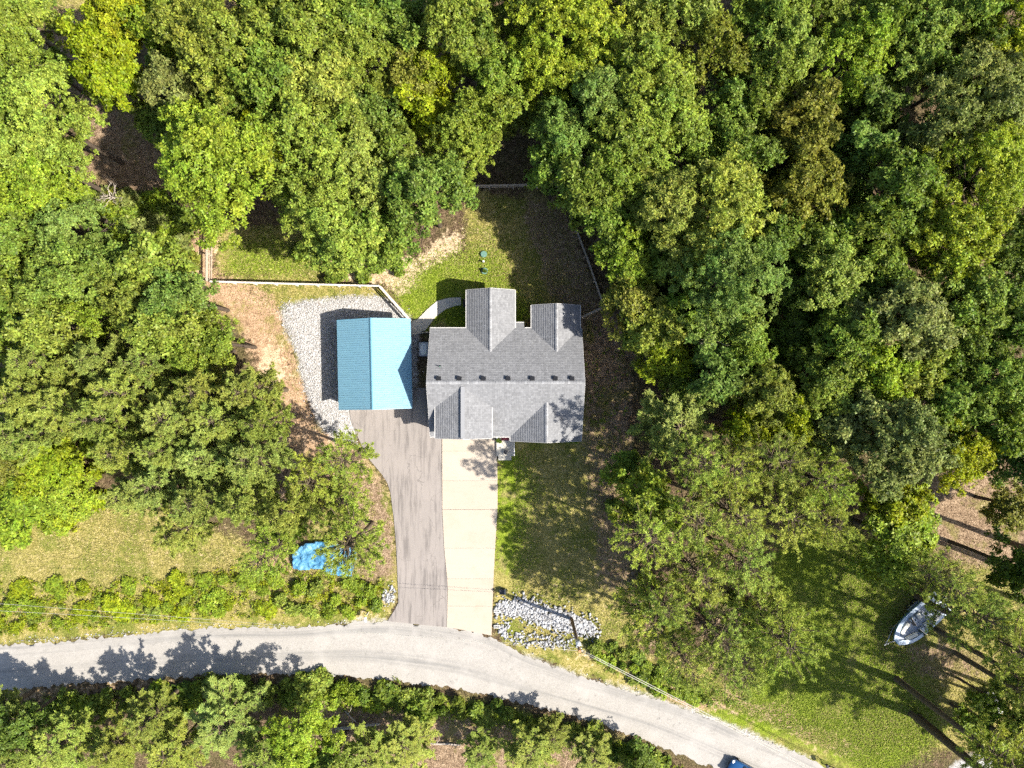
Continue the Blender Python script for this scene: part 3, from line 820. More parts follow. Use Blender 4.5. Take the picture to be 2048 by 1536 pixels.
# ------------------------------------------------------------------ fences
def fence(name, label, tops, zt=1.25, rails=(0.28, 0.72, 1.16), every=2.35, mat="fence", rmat="fence"):
    base = [Vector(P(px, py, zt)).to_2d() for px, py in tops]
    f = empty(name, (base[0].x, base[0].y, 0), label=label, cat="fence")
    o0 = base[0]
    for a, b in zip(base[:-1], base[1:]):
        L = (b - a).length; n = max(1, round(L / every)); d = (b - a) / L; ang = math.atan2(d.y, d.x)
        for i in range(n + 1):
            if i == n and b is not base[-1]: continue
            p = a + d * (L * i / n) - o0
            MB().box((p.x, p.y, zt / 2 - .05), (0.12, 0.12, zt + .14), ang + random.uniform(-.05, .05)).build("post", M[mat], f)
        for i in range(n):
            p, q = a + d * (L * i / n) - o0, a + d * (L * (i + 1) / n) - o0
            for k, h in enumerate(rails):
                c = (p + q) / 2; nn = Vector((-d.y, d.x)) * 0.085
                h2 = h + random.uniform(-.02, .02)
                MB().box((c.x + nn.x, c.y + nn.y, h2), ((q - p).length - .01, 0.04, 0.14), ang + random.uniform(-.004, .004)).build("rail", M[rmat], f)
    # flat cap board along the top, as the photo shows
    for a, b in zip(base[:-1], base[1:]):
        d = (b - a); c = (a + b) / 2 - o0
        n = max(1, round(d.length / 2.6))
        for i in range(n):
            t = (i + .5) / n; p = a + d * t - o0
            MB().box((p.x, p.y, zt + .045), (d.length / n - .015, 0.15, 0.035), math.atan2(d.y, d.x)).build("cap_board", M[rmat], f)
    return f
fence("rail_fence", "weathered post and rail fence running down from the trees to the yard corner", [(414, 400), (413, 561)], mat="fence")
fence("rail_fence", "pale post and rail fence bending behind the gravel pad to the garage", [(420, 563), (588, 568), (758, 572), (820, 641)], rmat="fencelight", mat="fencelight")
fence("rail_fence", "dark post and rail fence along the wooded back edge of the yard", [(800, 376), (930, 372), (1075, 369), (1118, 371)])
fence("rail_fence", "slanting rail fence down the wooded side of the yard to the house", [(1121, 374), (1133, 408), (1172, 510), (1208, 613), (1163, 634)])
gt = empty("garden_gate", P(838, 668), label="short wooden gate between the blue garage and the grey house", cat="gate")
for i, t in enumerate(np.linspace(-0.85, 0.85, 9)): MB().box((t, t * 0.12, 0.55), (0.12, 0.03, 1.1), 0.12).build("board", M["fencelight"], gt)
for h in (0.3, 0.9): MB().box((0, 0.035, h), (1.8, 0.03, 0.09), 0.12).build("rail", M["fence"], gt)
for t in (-0.95, 0.95): MB().box((t, t * 0.12, 0.6), (0.11, 0.11, 1.3), 0.12).build("post", M["fence"], gt)

# ------------------------------------------------------------------ small yard things
def at(px, py, z=0.0): return P(px, py, z)
# white tub on a dark stand
tb = empty("outdoor_tub", at(846.5, 698, .6), label="white rounded tub in a grey surround between garage and house", cat="tub"); tb.location.z = 0
MB().box((0, 0, 0.26), (0.92, 1.40, 0.52)).build("surround", M["grey"], tb, bevel=0.02)
pts = round_poly([(-.33, -.6), (.33, -.6), (.33, .6), (-.33, .6)], 3)
MB().prism(pts, 0.5, 0.60).build("shell", M["white"], tb)
MB().prism([(a * .84, b * .9) for a, b in pts], 0.56, 0.625).build("lid", M["white"], tb, bevel=0.02)
MB().box((0, 0, 0.01), (1.05, 1.55, 0.06)).build("base", M["darkmat"], tb)
# septic lids and clean-out
for (px, py, lab) in ((967.5, 508.5, "round green lid in the grass farther from the house, without a plant"), (969, 542, "round green lid nearer the house with a small plant on it")):
    x, y, _ = at(px, py)
    l = empty("septic_lid", (x, y, 0), label=lab, cat="lid")
    MB().tube((0, 0, -.05), (0, 0, 0.10), 0.30, 0.30, 20).build("riser", M["greenplastic"], l)
    MB().tube((0, 0, 0.10), (0, 0, 0.14), 0.33, 0.30, 20).build("cover", M["greenplastic"], l)
    for a in range(4): MB().box((.21 * math.cos(a * 1.57 + .4), .21 * math.sin(a * 1.57 + .4), 0.145), (0.05, 0.05, 0.025)).build("bolt", M["grey"], l)
x, y, _ = at(967.5, 524)
cp = empty("cleanout_pipe", (x, y, 0), label="white clean-out pipe standing between the two green lids", cat="pipe")
MB().tube((0, 0, -.05), (0, 0, 0.42), 0.07, 0.07, 12).build("riser", M["white"], cp, True)
MB().tube((0, 0, 0.40), (0, 0, 0.50), 0.10, 0.09, 12).build("cap", M["white"], cp)
# plain black box by the drive, paler along its right side
x, y, _ = at(1004, 1184, .4)
ub = empty("black_box", (x, y, 0), label="black box standing in the grass beside the concrete driveway", cat="utility box")
MB().box((0, 0, .19), (0.50, 0.46, 0.42)).build("body", M["black"], ub, bevel=.02); MB().box((0, 0, .42), (0.56, 0.52, 0.05)).build("lid", M["black"], ub, bevel=.015)
MB().box((0.30, 0, .2), (0.05, .5, .44)).build("pale_side", M["galv"], ub)
# concrete blocks at the two culvert ends
for (px, py, lab) in ((994, 1221, "pale hollow concrete block at the upper culvert end beside the drive"), (994, 1252, "pale hollow concrete block at the lower culvert end beside the drive")):
    x, y, _ = at(px, py)
    b = MB(); L, Wd, Hh, t = 0.6, 0.3, 0.3, 0.05
    for s in (-1, 1): b.box((0, s * (Wd - t) / 2, Hh / 2), (L, t, Hh))
    for i in range(4): b.box((-L / 2 + t / 2 + i * (L - t) / 3, 0, Hh / 2 - .002), (t, Wd - 2 * t, Hh - .01))
    o = b.build("concrete_block", M["block"]); o.location = (x, y, -0.05); tag(o, lab, "concrete block")
# mailbox
x, y, _ = at(735, 1228)
mbx = empty("mailbox", (x, y, 0), label="white roadside mailbox with a yellow topped post left of the asphalt drive", cat="mailbox")
MB().box((0.08, 0.18, .55), (0.11, .11, 1.2)).build("post", M["fencelight"], mbx); MB().box((0.08, 0.18, 1.17), (0.14, .14, .04)).build("post_cap", M["yellow"], mbx)
MB().box((0.06, -.05, .92), (0.09, .5, .09)).build("arm", M["yellow"], mbx)
prof = [(-.11, 0)] + [(.11 * math.cos(math.pi - a), .14 + .11 * math.sin(a)) for a in np.linspace(0, math.pi, 9)] + [(.11, 0)]
def arched(y0, y1, z, mat, nm):
    n = len(prof); vs = [(a, y0, z + b) for a, b in prof] + [(a, y1, z + b) for a, b in prof]
    return MB().add(vs, [tuple(range(n)), tuple(reversed(range(n, 2 * n)))] + [(i, i + n, (i + 1) % n + n, (i + 1) % n) for i in range(n)]).build(nm, M[mat], mbx)
arched(-.42, .05, .97, "white", "box"); arched(-.46, -.421, .965, "vinylgrey", "box_door")
MB().box((.125, -.12, 1.16), (.015, .05, .16)).build("flag", M["red"], mbx)
# black mailbox on a curled bracket at the lower road edge
x, y, _ = at(1668, 1536, .5)
mb2 = empty("mailbox", (x, y, 0), label="black mailbox on a curved iron arm at the road edge by the frame bottom", cat="mailbox")
MB().tube((.1, -.2, -.1), (.1, -.2, 1.15), .05).build("post", M["black"], mb2)
MB().path([(.1, -.2, 1.15), (.08, .15, 1.3), (-.2, .45, 1.34), (-.55, .55, 1.28), (-.8, .5, 1.16)], .035).build("arm", M["black"], mb2, True)
MB().box((-.88, .42, 1.02), (.26, .5, .3), .35).build("box", M["black"], mb2, bevel=.05)
MB().tube((.1, -.2, 1.15), (.1, -.2, 1.24), .09, .03).build("finial", M["galv"], mb2)

# utility pole with transformer and wires
PB = Vector(at(1143, 1237)); PH = 8.75
pole = empty("utility_pole", tuple(PB), label="wooden utility pole with a grey transformer beside the rock bed", cat="utility pole")
MB().tube((0, 0, -.2), (0, 0, PH), .17, .125, 12).build("shaft", M["polewood"], pole, True)
MB().tube((0, 0, PH), (0, 0, PH + .02), .13, .12, 12).build("pole_top", M["poletop"], pole)
tr = MB().tube((-.05, .34, 7.15), (-.05, .34, 7.95), .22, .22, 14).build("transformer", M["galv"], pole, True)
MB().tube((-.05, .34, 7.95), (-.05, .34, 8.02), .23, .12, 14).build("transformer_lid", M["galv"], tr)
for s in (-.09, .09): MB().tube((-.05 + s, .34, 8.0), (-.05 + s, .34, 8.22), .035, .02).build("bushing", M["white"], tr)
MB().box((0, .12, 7.55), (.08, .2, .5)).build("bracket", M["grey"], pole)
MB().box((.12, -.02, 7.0), (.5, .08, .08), -.5).build("standoff", M["grey"], pole)
for zz, dx in ((8.6, .16), (8.0, .16)): MB().tube((dx, 0, zz), (dx + .10, 0, zz), .05, .03).build("insulator", M["white"], pole)
ends = [((8.6, 0), (-620, 1165, 8.7), "upper pale overhead wire running along the road to the left edge", .013, .7),
        ((7.9, 0), (-620, 1192, 8.0), "lower pale overhead wire running along the road to the left edge", .013, .9),
        ((8.6, 0), (2150, 1822, 8.7), "upper thick overhead wire running from the pole to the lower right", .026, .55),
        ((8.1, 0), (2150, 1815, 8.1), "lower thick overhead wire running from the pole to the lower right", .026, .6)]
for (z0, _), (px, py, z1), lab, r, sag in ends:
    a = PB + Vector((0.0, 0, z0)); b = Vector(P(px, py, z1))
    off = (b - a).normalized() * .18; a = a + off
    pts = []
    for i in range(29):
        t = i / 28; p = a.lerp(b, t); p.z -= 4 * sag * t * (1 - t); pts.append(p)
    tag(MB().path(pts, r, 5).build("overhead_wire", M["wire"], None, True), lab, "wire")

# blue tarp, creased, on the ground
def build_tarp():
    poly = TARP; xs = np.arange(584, 722, 2.0); ys = np.arange(1076, 1158, 2.0)
    X, Y = np.meshgrid(xs, ys); ins = in_poly(poly, X, Y)
    nz = smooth_noise(X.shape, 9, 31) * .30 + smooth_noise(X.shape, 4, 32) * .26 + smooth_noise(X.shape, 2, 33) * .16
    hump = np.exp(-(((X - 660) / 34) ** 2 + ((Y - 1114) / 22) ** 2)) * .35
    idx = {}; V = []; F = []
    for j in range(X.shape[0]):
        for i in range(X.shape[1]):
            if ins[j, i]:
                idx[(j, i)] = len(V); x, y, _ = P(X[j, i], Y[j, i]); V.append((x, y, .05 + nz[j, i] + hump[j, i]))
    for (j, i), k in idx.items():
        q = [idx.get(t) for t in ((j + 1, i), (j + 1, i + 1), (j, i + 1))]
        if None not in q: F.append((k, q[0], q[1], q[2]))
    me = bpy.data.meshes.new("tarp"); me.from_pydata(V, [], F); me.materials.append(M["tarp"]); me.shade_smooth()
    o = link(bpy.data.objects.new("tarp", me)); so = o.modifiers.new("thick", 'SOLIDIFY'); so.thickness = .012
    tag(o, "crumpled bright blue tarp on the ground under a sparse pine", "tarp")
build_tarp()

# ------------------------------------------------------------------ boat on its trailer
def loft(rings, close_end=True):
    n = len(rings[0]); vs = [p for r in rings for p in r]
    fs = [(k * n + i, k * n + (i + 1) % n, (k + 1) * n + (i + 1) % n, (k + 1) * n + i) for k in range(len(rings) - 1) for i in range(n)]
    fs += [tuple(reversed(range(n))), tuple(range((len(rings) - 1) * n, len(rings) * n))]
    return vs, fs
bc = Vector(P(1839, 1243, 1.3)); bang = math.atan2(-0.66, -0.75)
boat = empty("motorboat", (bc.x, bc.y, 0), bang, "white and blue-grey open bow boat parked on a trailer on the lawn", "boat")
HL = 3.05
boat.scale = (1.0, 1.12, 1.0)
def half_w(t):     # t: 0 stern .. 1 bow
    return 1.16 * (1 - max(0, (t - 0.55) / 0.45) ** 2.6 * 0.72) * (0.94 + 0.06 * min(1, t * 4))
ts = np.linspace(0, 1, 15)
rings = []
for t in ts:
    x = -HL + 2 * HL * t; w = half_w(t); k = 0.45 + 0.35 * max(0, (t - .6) / .4) ** 2
    rings.append([(x, 0, k), (x, .55 * w, k + .12), (x, .93 * w, k + .38), (x, w, 1.22 + .10 * t), (x, w * .5, 1.18 + .1 * t), (x, 0, 1.17 + .1 * t), (x, -w * .5, 1.18 + .1 * t), (x, -w, 1.22 + .10 * t), (x, -.93 * w, k + .38), (x, -.55 * w, k + .12)])
MB().add(*loft(rings)).build("hull", M["hullgreen"], boat)
# gunwale deck ring and rub rail
gv, gf = [], []
inner = lambda t: max(0.0, half_w(t) - (0.26 if t < .8 else .26 + (t - .8) * 1.2))
outl = [(-HL + 2 * HL * t, half_w(t)) for t in ts] + [(-HL + 2 * HL * t, -half_w(t)) for t in ts[::-1]]
inl = [(-HL * .86 + 1.80 * HL * t, inner(t)) for t in ts] + [(-HL * .86 + 1.80 * HL * t, -inner(t)) for t in ts[::-1]]
n = len(outl)
zt = lambda x: 1.26 + .10 * (x + HL) / (2 * HL)
gv = [(a, b, zt(a)) for a, b in outl] + [(a, b, zt(a) + .06) for a, b in inl] + [(a, b, zt(a) - .5) for a, b in inl]
gf = [(i, (i + 1) % n, n + (i + 1) % n, n + i) for i in range(n)] + [(n + i, n + (i + 1) % n, 2 * n + (i + 1) % n, 2 * n + i) for i in range(n)]
o = MB().add(gv, gf).build("gunwale", M["hull"], boat); o.modifiers.new("t", 'SOLIDIFY').thickness = .03
MB().path([(a, b * 1.01, zt(a) - .03) for a, b in outl], .035).build("rub_rail", M["hullgreen"], boat)
MB().prism([(a * .98, b * .99) for a, b in inl], 1.17, 1.285).build("cockpit_floor", M["deck"], boat)
for (c, s, rz) in (((1.55, .45, 1.40), (1.25, .34, .22), -.22), ((1.55, -.45, 1.40), (1.25, .34, .22), .22), ((-.35, -.52, 1.46), (.55, .5, .3), 0), ((-.35, .52, 1.46), (.55, .5, .3), 0), ((-1.75, 0, 1.42), (.5, 1.5, .26), 0), ((-1.3, .72, 1.42), (1.2, .34, .26), 0)):
    st = MB().box(c, s, rz).build("seat", M["vinyl"], boat, bevel=.07)
    if s[1] > .45: MB().box((c[0] - s[0] / 2, c[1], c[2] + .2), (.14, s[1] * .92, .34)).build("seat_back", M["vinylgrey"], st, bevel=.05)
for sg in (-1, 1):
    MB().box((.42, sg * .62, 1.5), (.5, .5, .42)).build("console", M["hull"], boat, bevel=.05)
    mw = Matrix.Rotation(sg * .18, 3, 'Z') @ Matrix.Rotation(-.6, 3, 'Y')
    MB().box((.62, sg * .60, 1.72), (.03, .78, .42), m=mw).build("windshield", M["glass"], boat)
    fr = MB().box((.52, sg * .60, 1.90), (.04, .82, .04), sg * .18).build("windshield_frame", M["chrome"], boat)
MB().tube((.22, -.55, 1.6), (.18, -.55, 1.62), .17, .17, 14).build("steering_wheel", M["black"], boat)
MB().box((-2.62, 0, 1.33), (.75, 1.9, .14)).build("swim_deck", M["hull"], boat, bevel=.05)
om = MB().box((-3.25, 0, 1.35), (.5, .42, .62)).build("outboard_motor", M["white"], boat, bevel=.1)
MB().box((-3.3, 0, .8), (.18, .14, .8)).build("drive_leg", M["black"], om)
trl = empty("boat_trailer", (bc.x, bc.y, 0), bang, "galvanised boat trailer under the open bow boat", "trailer")
for sg in (-1, 1):
    MB().box((-.3, sg * .72, .42), (5.2, .09, .12)).build("frame_rail", M["galv"], trl)
    MB().box((2.95, sg * .37, .42), (1.7, .07, .08), -sg * .42).build("tongue", M["grey"], trl)
    for xx in (-1.1, -.4):
        w_ = MB().tube((xx, sg * 1.06, .32), (xx, sg * 1.26, .32), .32, .32, 18).build("wheel", M["rubber"], trl)
        MB().tube((xx, sg * 1.255, .32), (xx, sg * 1.275, .32), .19, .17, 14).build("rim", M["chrome"], w_)
    MB().box((-.75, sg * 1.16, .70), (1.5, .30, .05)).build("fender", M["galv"], trl, bevel=.02)
for xx in (-2.4, -.75, 1.2): MB().box((xx, 0, .42), (.09, 1.36, .09)).build("crossbar", M["galv"], trl)
MB().tube((3.65, 0, .05), (3.65, 0, .7), .04).build("jack", M["galv"], trl); MB().box((3.85, 0, .46), (.3, .1, .1)).build("coupler", M["grey"], trl)

# ------------------------------------------------------------------ vehicles at the frame edge
def build_car(label, loc, ang, paint):
    car = empty("parked_car", loc, ang, label, "car")
    # body sections along x (front at +x): half-widths and heights
    S = [(-2.2, .72, .45, .78), (-2.12, .80, .32, .98), (-1.5, .88, .25, 1.02), (-.4, .90, .25, 1.0), (.7, .90, .25, .98), (1.2, .88, .26, .94), (1.8, .84, .30, .86), (2.1, .74, .36, .74), (2.24, .56, .45, .62)]
    rings = []
    for x, w, z0, z1 in S:
        rings.append([(x, -w * .9, z0), (x, w * .9, z0), (x, w, z0 + .18), (x, w, z1 - .22), (x, w * .93, z1 - .06), (x, w * .6, z1), (x, -w * .6, z1), (x, -w * .93, z1 - .06), (x, -w, z1 - .22), (x, -w, z0 + .18)])
    b = MB().add(*loft(rings)).build("body", M[paint], car, True, bevel=0)
    sb = b.modifiers.new("s", 'SUBSURF'); sb.levels = 2; sb.render_levels = 2
    roofp = [(-1.55, .62), (-1.2, .66), (0.0, .66), (.25, .63)]
    vs = [(-1.5, -.58, 1.42), (.12, -.60, 1.45), (.12, .60, 1.45), (-1.5, .58, 1.42), (-1.45, -.60, 1.36), (.2, -.62, 1.38), (.2, .62, 1.38), (-1.45, .60, 1.36)]
    MB().add(vs, [(0, 1, 2, 3), (0, 4, 5, 1), (1, 5, 6, 2), (2, 6, 7, 3), (3, 7, 4, 0), (7, 6, 5, 4)]).build("roof", M[paint], car, bevel=.04)
    cab = [[(-2.02, -.66, .96), (-2.02, .66, .96), (-1.95, .64, 1.0), (-1.95, -.64, 1.0)]]
    MB().add([(.15, -.60, 1.41), (.15, .60, 1.41), (1.05, .74, .97), (1.05, -.74, .97)], [(0, 3, 2, 1)]).build("windshield", M["glass"], car)
    MB().add([(-1.48, -.58, 1.40), (-1.48, .58, 1.40), (-2.05, .68, .98), (-2.05, -.68, .98)], [(0, 1, 2, 3)]).build("rear_window", M["glass"], car)
    for s in (-1, 1):
        MB().add([(-1.45, s * .60, 1.38), (.18, s * .62, 1.39), (1.02, s * .78, .96), (-1.98, s * .74, .97)], [(0, 1, 2, 3) if s < 0 else (3, 2, 1, 0)]).build("side_window", M["glass"], car)
        MB().tube((.30, s * .86, 1.05), (.28, s * 1.02, 1.06), .09, .07).build("mirror", M[paint], car, True)
        MB().box((2.04, s * .56, .72), (.24, .3, .1), -s * .5).build("headlight", M["light"], car, bevel=.03)
        MB().box((-2.17, s * .60, .82), (.1, .3, .12)).build("tail_light", M["redlens"], car)
        for xx in (-1.35, 1.35):
            w_ = MB().tube((xx, s * .70, .32), (xx, s * .91, .32), .32, .32, 20).build("wheel", M["rubber"], car)
            MB().tube((xx, s * .905, .32), (xx, s * .925, .32), .21, .19, 14).build("rim", M["chrome"], w_)
    MB().box((2.24, 0, .5), (.06, .9, .14)).build("grille", M["black"], car, bevel=.02)
    return car
rd = math.atan2(0.50, -0.87)
fx, fy, _ = P(1458, 1530, .6)
build_car("dark blue car coming into the frame at the bottom of the road", (fx - 2.2 * math.cos(rd), fy - 2.2 * math.sin(rd), .03), rd, "carblue")
# golf cart half hidden under the trees at the lower right
gx, gy, _ = P(2000, 1413, 1.6)
gc = empty("golf_cart", (gx, gy, 0), math.radians(-55), "small white roofed cart half hidden under pines at the right edge", "golf cart")
MB().prism(round_poly([(-.62, -.55), (.62, -.55), (.62, .55), (-.62, .55)], 2), 1.72, 1.80).build("roof", M["white"], gc, bevel=.03)
MB().box((.1, 0, .5), (2.1, 1.1, .35)).build("body", M["white"], gc, bevel=.1)
MB().box((-.3, 0, .8), (.5, 1.0, .22)).build("seat", M["vinylgrey"], gc, bevel=.05); MB().box((-.55, 0, 1.05), (.12, 1.0, .4)).build("seat_back", M["vinylgrey"], gc, bevel=.04)
for s in (-1, 1):
    for xx, x2 in ((-.6, -.55), (.75, .52)): MB().tube((xx, s * .5, .6), (x2, s * .48, 1.74), .025).build("post", M["black"], gc)
    for xx in (-.65, .8): MB().tube((xx, s * .45, .24), (xx, s * .6, .24), .24, .24, 14).build("wheel", M["rubber"], gc)
mw = Matrix.Rotation(-.25, 3, 'Y'); MB().box((.63, 0, 1.2), (.02, .9, .8), m=mw).build("windshield", M["glass"], gc)

# ------------------------------------------------------------------ foliage generators
def unit(v): return v / np.maximum(np.linalg.norm(v, axis=1, keepdims=True), 1e-9)

def leaves_from(C, A, r, nleaf, L, Wd, spread=1.0):
    """rosettes of nleaf rhombic leaves: C centres, A axes"""
    m = len(C)
    up = np.where(np.abs(A[:, 2:3]) > .95, np.array([[1., 0, 0]]), np.array([[0, 0, 1.]]))
    T1 = unit(np.cross(A, up)); T2 = np.cross(A, T1)
    k = np.tile(np.arange(nleaf), m); idx = np.repeat(np.arange(m), nleaf)
    ph = 2 * np.pi * (k / nleaf) + np.repeat(r.random(m) * 6.28, nleaf) + r.normal(0, .35, m * nleaf)
    tilt = r.normal(.25, .35, m * nleaf)
    D = unit((np.cos(ph)[:, None] * T1[idx] + np.sin(ph)[:, None] * T2[idx]) * spread + A[idx] * tilt[:, None])
    Nn = unit(A[idx] + r.normal(0, .38, (m * nleaf, 3)))
    S = unit(np.cross(D, Nn)); Nn = np.cross(S, D)
    ln = L * r.uniform(.65, 1.25, (m * nleaf, 1)); wd = Wd * r.uniform(.75, 1.25, (m * nleaf, 1))
    B = C[idx] + D * (ln * r.uniform(.0, .35, (m * nleaf, 1)))
    v0 = B; v1 = B + D * ln * .45 + S * wd * .5 + Nn * wd * .16; v2 = B + D * ln - Nn * ln * .10; v3 = B + D * ln * .45 - S * wd * .5 + Nn * wd * .16
    V = np.stack([v0, v1, v2, v3], 1).reshape(-1, 3)
    F = np.arange(len(V)).reshape(-1, 4)
    return V, F

def broadleaf(seed, R, Hc, nros, L=.34, Wd=.2, nlobes=None, sparse=1.0):
    """crown about the origin: dome of radius R and depth Hc, top near z=+0.5*Hc"""
    r = np.random.default_rng(seed)
    nl = nlobes or int(12 + R * R * .95)
    ph = r.random(7) * 6.28; am = r.uniform(.03, .17, 7)
    out = lambda a: 1 + sum(am[i] * np.sin((i + 1) * a + ph[i]) for i in range(7)) * .9
    # lobe centres: sunflower layout, jittered, on a rough dome
    i = np.arange(nl) + .5; rad = np.sqrt(i / nl); a = i * 2.39996 + r.normal(0, .35, nl)
    rad = np.clip(rad + r.normal(0, .07, nl), 0, 1) * .84
    rr = rad * R * out(a)
    z = Hc * (.40 * np.sqrt(np.clip(1 - rad ** 2, 0, 1))) + r.normal(0, .12 * Hc, nl) - .32 * Hc * rad ** 3
    lr = R * r.uniform(.15, .29, nl) * (1.12 - .25 * rad) + .22
    LC = np.stack([rr * np.cos(a), rr * np.sin(a), z], 1)
    # a lower skirt of lobes
    ns = int(nl * .6); a2 = r.random(ns) * 6.28; r2 = r.uniform(.5, .92, ns)
    LC = np.vstack([LC, np.stack([r2 * R * np.cos(a2) * out(a2), r2 * R * np.sin(a2) * out(a2), -Hc * r.uniform(.10, .42, ns)], 1)])
    lr = np.r_[lr, R * r.uniform(.14, .26, ns) + .15]
    wgt = lr ** 2; wgt[nl:] *= .6
    # sprays: tufts of rosettes at the branch ends on each lobe
    nsp = nros // 9
    li = r.choice(len(LC), nsp, p=wgt / wgt.sum())
    d = unit(r.normal(0, 1, (nsp, 3)) + np.array([0, 0, .55])); d[:, 2] = np.where(d[:, 2] < -.3, -d[:, 2], d[:, 2])
    SCn = LC[li] + d * lr[li][:, None] * r.uniform(.55, 1.22, (nsp, 1)) * np.array([1, 1, .85])
    sr = r.uniform(.22, .50, nsp)
    k = r.choice(nsp, nros, p=sr ** 2 / (sr ** 2).sum())
    e = unit(r.normal(0, 1, (nros, 3)) + np.array([0, 0, .5]) + d[k] * .5)
    C = SCn[k] + e * (sr[k] * r.uniform(.45, 1.1, nros))[:, None] * np.array([1.1, 1.1, .75])
    A = unit(e * .7 + d[k] * .35 + np.array([0, 0, .55]) + r.normal(0, .22, (nros, 3)))
    V, F = leaves_from(C, A, r, 7, L, Wd)
    return V, F, LC, lr

def trunk_mesh(name, seed, R, H, crown_z, LC, mat, r0=None, nl=16):
    r = np.random.default_rng(seed + 99)
    r0 = r0 or .06 + H * .012
    mb = MB()
    fork = crown_z - .30 * (H - crown_z) * 2
    bx, by = r.normal(0, .15, 2)
    pts = [(0, 0, -.25), (0, 0, .0), (bx * .3, by * .3, fork * .5), (bx, by, fork), (bx * 1.2, by * 1.2, crown_z)]
    mb.path(pts, [r0 * 1.5, r0 * 1.25, r0, r0 * .8, r0 * .5], 9)
    sel = r.choice(len(LC), min(nl, len(LC)), replace=False)
    for s in sel:
        e = Vector(LC[s]) + Vector((0, 0, crown_z)); st = Vector((bx, by, fork + r.uniform(-.1, .6) * (crown_z - fork)))
        mid = st.lerp(e, .5) + Vector((0, 0, .25 + r.uniform(-.2, .3)))
        mb.path([st, mid, e], [r0 * .42, r0 * .26, .02], 5)
    me = bpy.data.meshes.new(name); me.from_pydata(mb.v, [], mb.f); me.materials.append(mat); me.shade_smooth(); return me

BROAD = {}     # size class -> list of (crown mesh, trunk mesh, R, H, crown_z)
for cls, R, H, Hc, nros in (("s", 2.3, 9.0, 4.0, 1250), ("m", 3.6, 12.5, 5.6, 2750), ("l", 5.0, 15.0, 7.2, 5000)):
    BROAD[cls] = []
    for k in range(6):
        sd = 100 + ord(cls) * 10 + k
        V, F, LC, lr = broadleaf(sd, R, Hc, nros, L=(.20, .23, .26, .22, .185, .25)[k], Wd=(.13, .14, .145, .12, .12, .16)[k])
        cz = H - .5 * Hc
        V = V + np.array([0, 0, cz])
        BROAD[cls].append((np_mesh("crown", V, F, M["leaf"]), trunk_mesh("trunk", sd, R, H, cz, LC, M["bark"]), R, H, cz))

